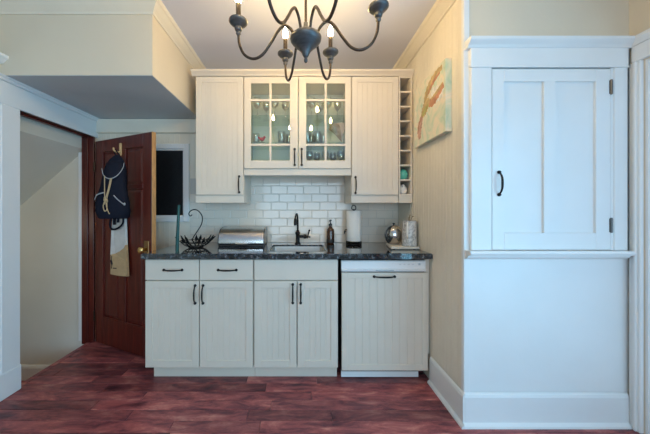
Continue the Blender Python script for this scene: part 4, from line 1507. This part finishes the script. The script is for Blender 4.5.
# cloth tote below the bag
tz = 0.665
tt = door_thing('cloth_tote', 'long white and tan cloth tote hanging under the black backpack', 'bag', 0.385, tz)


def cloth(outline, y0, th):
    b = B()
    f0 = [b.verts.new((p[0], y0 + 0.004 * math.sin(p[0] * 60 + p[1] * 25), p[1])) for p in outline]
    f1 = [b.verts.new((p[0], y0 + th, p[1])) for p in outline]
    b.faces.new(f0)
    b.faces.new(f1[::-1])
    n = len(outline)
    for k in range(n):
        b.faces.new((f0[k], f1[k], f1[(k + 1) % n], f0[(k + 1) % n]))
    return b


obj('white_cloth', cloth([(-0.098, 0.17), (-0.050, 0.180), (0.02, 0.205), (0.075, 0.235), (0.092, 0.26), (0.086, 0.37), (0.078, 0.50), (-0.080, 0.50), (-0.088, 0.36)], -0.034, 0.024), CLOTHW, tt, **LD)
obj('tan_cloth', cloth([(-0.106, 0.0), (0.0, -0.004), (0.112, 0.0), (0.104, 0.13), (0.093, 0.262), (0.074, 0.236), (0.02, 0.206), (-0.050, 0.181), (-0.098, 0.171)], -0.032, 0.022), CLOTHT, tt, **LD)
obj('strap', tube(B(), spline([(-0.070, -0.045, 0.50), (-0.085, -0.050, 0.43), (-0.050, -0.052, 0.392), (0.02, -0.052, 0.400), (0.085, -0.050, 0.44), (0.09, -0.045, 0.50)], 5), 0.008, 6), BAGM, tt, smooth=True, **LD)
obj('strap', tube(B(), spline([(-0.03, -0.040, 0.51), (-0.03, -0.046, 0.46), (-0.026, -0.046, 0.43)], 4), 0.012, 6), BAGM, tt, smooth=True, **LD)
obj('strap', tube(B(), spline([(0.02, -0.040, 0.51), (0.02, -0.046, 0.47), (0.02, -0.046, 0.45)], 4), 0.010, 6), BAGM, tt, smooth=True, **LD)
obj('printed_mark', tube(B(), spline([(-0.080, -0.036, 0.16), (-0.086, -0.036, 0.12), (-0.078, -0.036, 0.09), (-0.088, -0.036, 0.05)], 5), [0.003] * 5 + [0.008] * 6 + [0.003] * 5, 6), BAGM, tt, **LD)
obj('printed_mark', tube(B(), [(-0.065, -0.034, 0.056), (-0.02, -0.034, 0.058)], 0.004, 6), BAGM, tt, **LD)

# ------------------------------------------------------------------ chandelier
hx, hy = 0.028, 1.280
ch = thing('chandelier', 'dark metal six-arm candle chandelier hanging from the ceiling', 'chandelier', (hx, hy, 1.93))
hubp = [(0.004, 1.928), (0.008, 1.933), (0.009, 1.945), (0.006, 1.952), (0.012, 1.957), (0.016, 1.966), (0.020, 1.975), (0.030, 1.990), (0.046, 2.006), (0.064, 2.022), (0.074, 2.036),
        (0.076, 2.046), (0.070, 2.054), (0.046, 2.060), (0.030, 2.066), (0.014, 2.076), (0.010, 2.12)]
obj('hub', lathe(B(), hubp, (hx, hy, 0), 32), LAMPM, ch, smooth=True, auto=0.9)
obj('rod', tube(B(), [(hx, hy, 2.10), (hx, hy, ZC - 0.03)], 0.0065, 10), LAMPA, ch)
obj('ceiling_rose', lathe(B(), [(0.012, ZC - 0.05), (0.05, ZC - 0.035), (0.065, ZC - 0.012), (0.065, ZC - 0.001)], (hx, hy, 0), 28), LAMPM, ch, smooth=True, auto=0.9)
RA = 0.340
for adeg in (-8, 63, 110, 172, 243, 290):
    a = R(adeg)

    def Q(r, z):
        return (hx + r * math.cos(a), hy + r * math.sin(a), z)
    path = spline([Q(0.050, 2.050), Q(0.072, 2.096), Q(0.105, 2.118), Q(0.138, 2.092), Q(0.172, 2.040), Q(0.215, 1.985), Q(0.262, 1.968), Q(0.308, 1.992), Q(0.334, 2.045), Q(RA, 2.105)], 5)
    ar = obj('arm', tube(B(), path, 0.0068, 10), LAMPA, ch, smooth=True)
    cpos = (hx + RA * math.cos(a), hy + RA * math.sin(a), 0)
    cup = [(0.008, 2.092), (0.012, 2.098), (0.012, 2.106), (0.009, 2.110), (0.016, 2.115), (0.019, 2.124), (0.017, 2.132), (0.024, 2.139), (0.039, 2.149), (0.047, 2.158), (0.046, 2.164), (0.036, 2.168), (0.028, 2.170), (0.014, 2.172)]
    obj('cup', lathe(B(), cup, cpos, 24), LAMPM, ar, smooth=True, auto=0.9)
    obj('candle_sleeve', lathe(B(), [(0.0125, 2.166), (0.0125, 2.250), (0.010, 2.253)], cpos, 16), LAMPA, ar, smooth=True, auto=0.7)
    obj('bulb', lathe(B(), [(0.008, 2.252), (0.014, 2.262), (0.0165, 2.276), (0.0145, 2.292), (0.008, 2.308), (0.003, 2.320)], cpos, 14), BULB, ar, smooth=True)
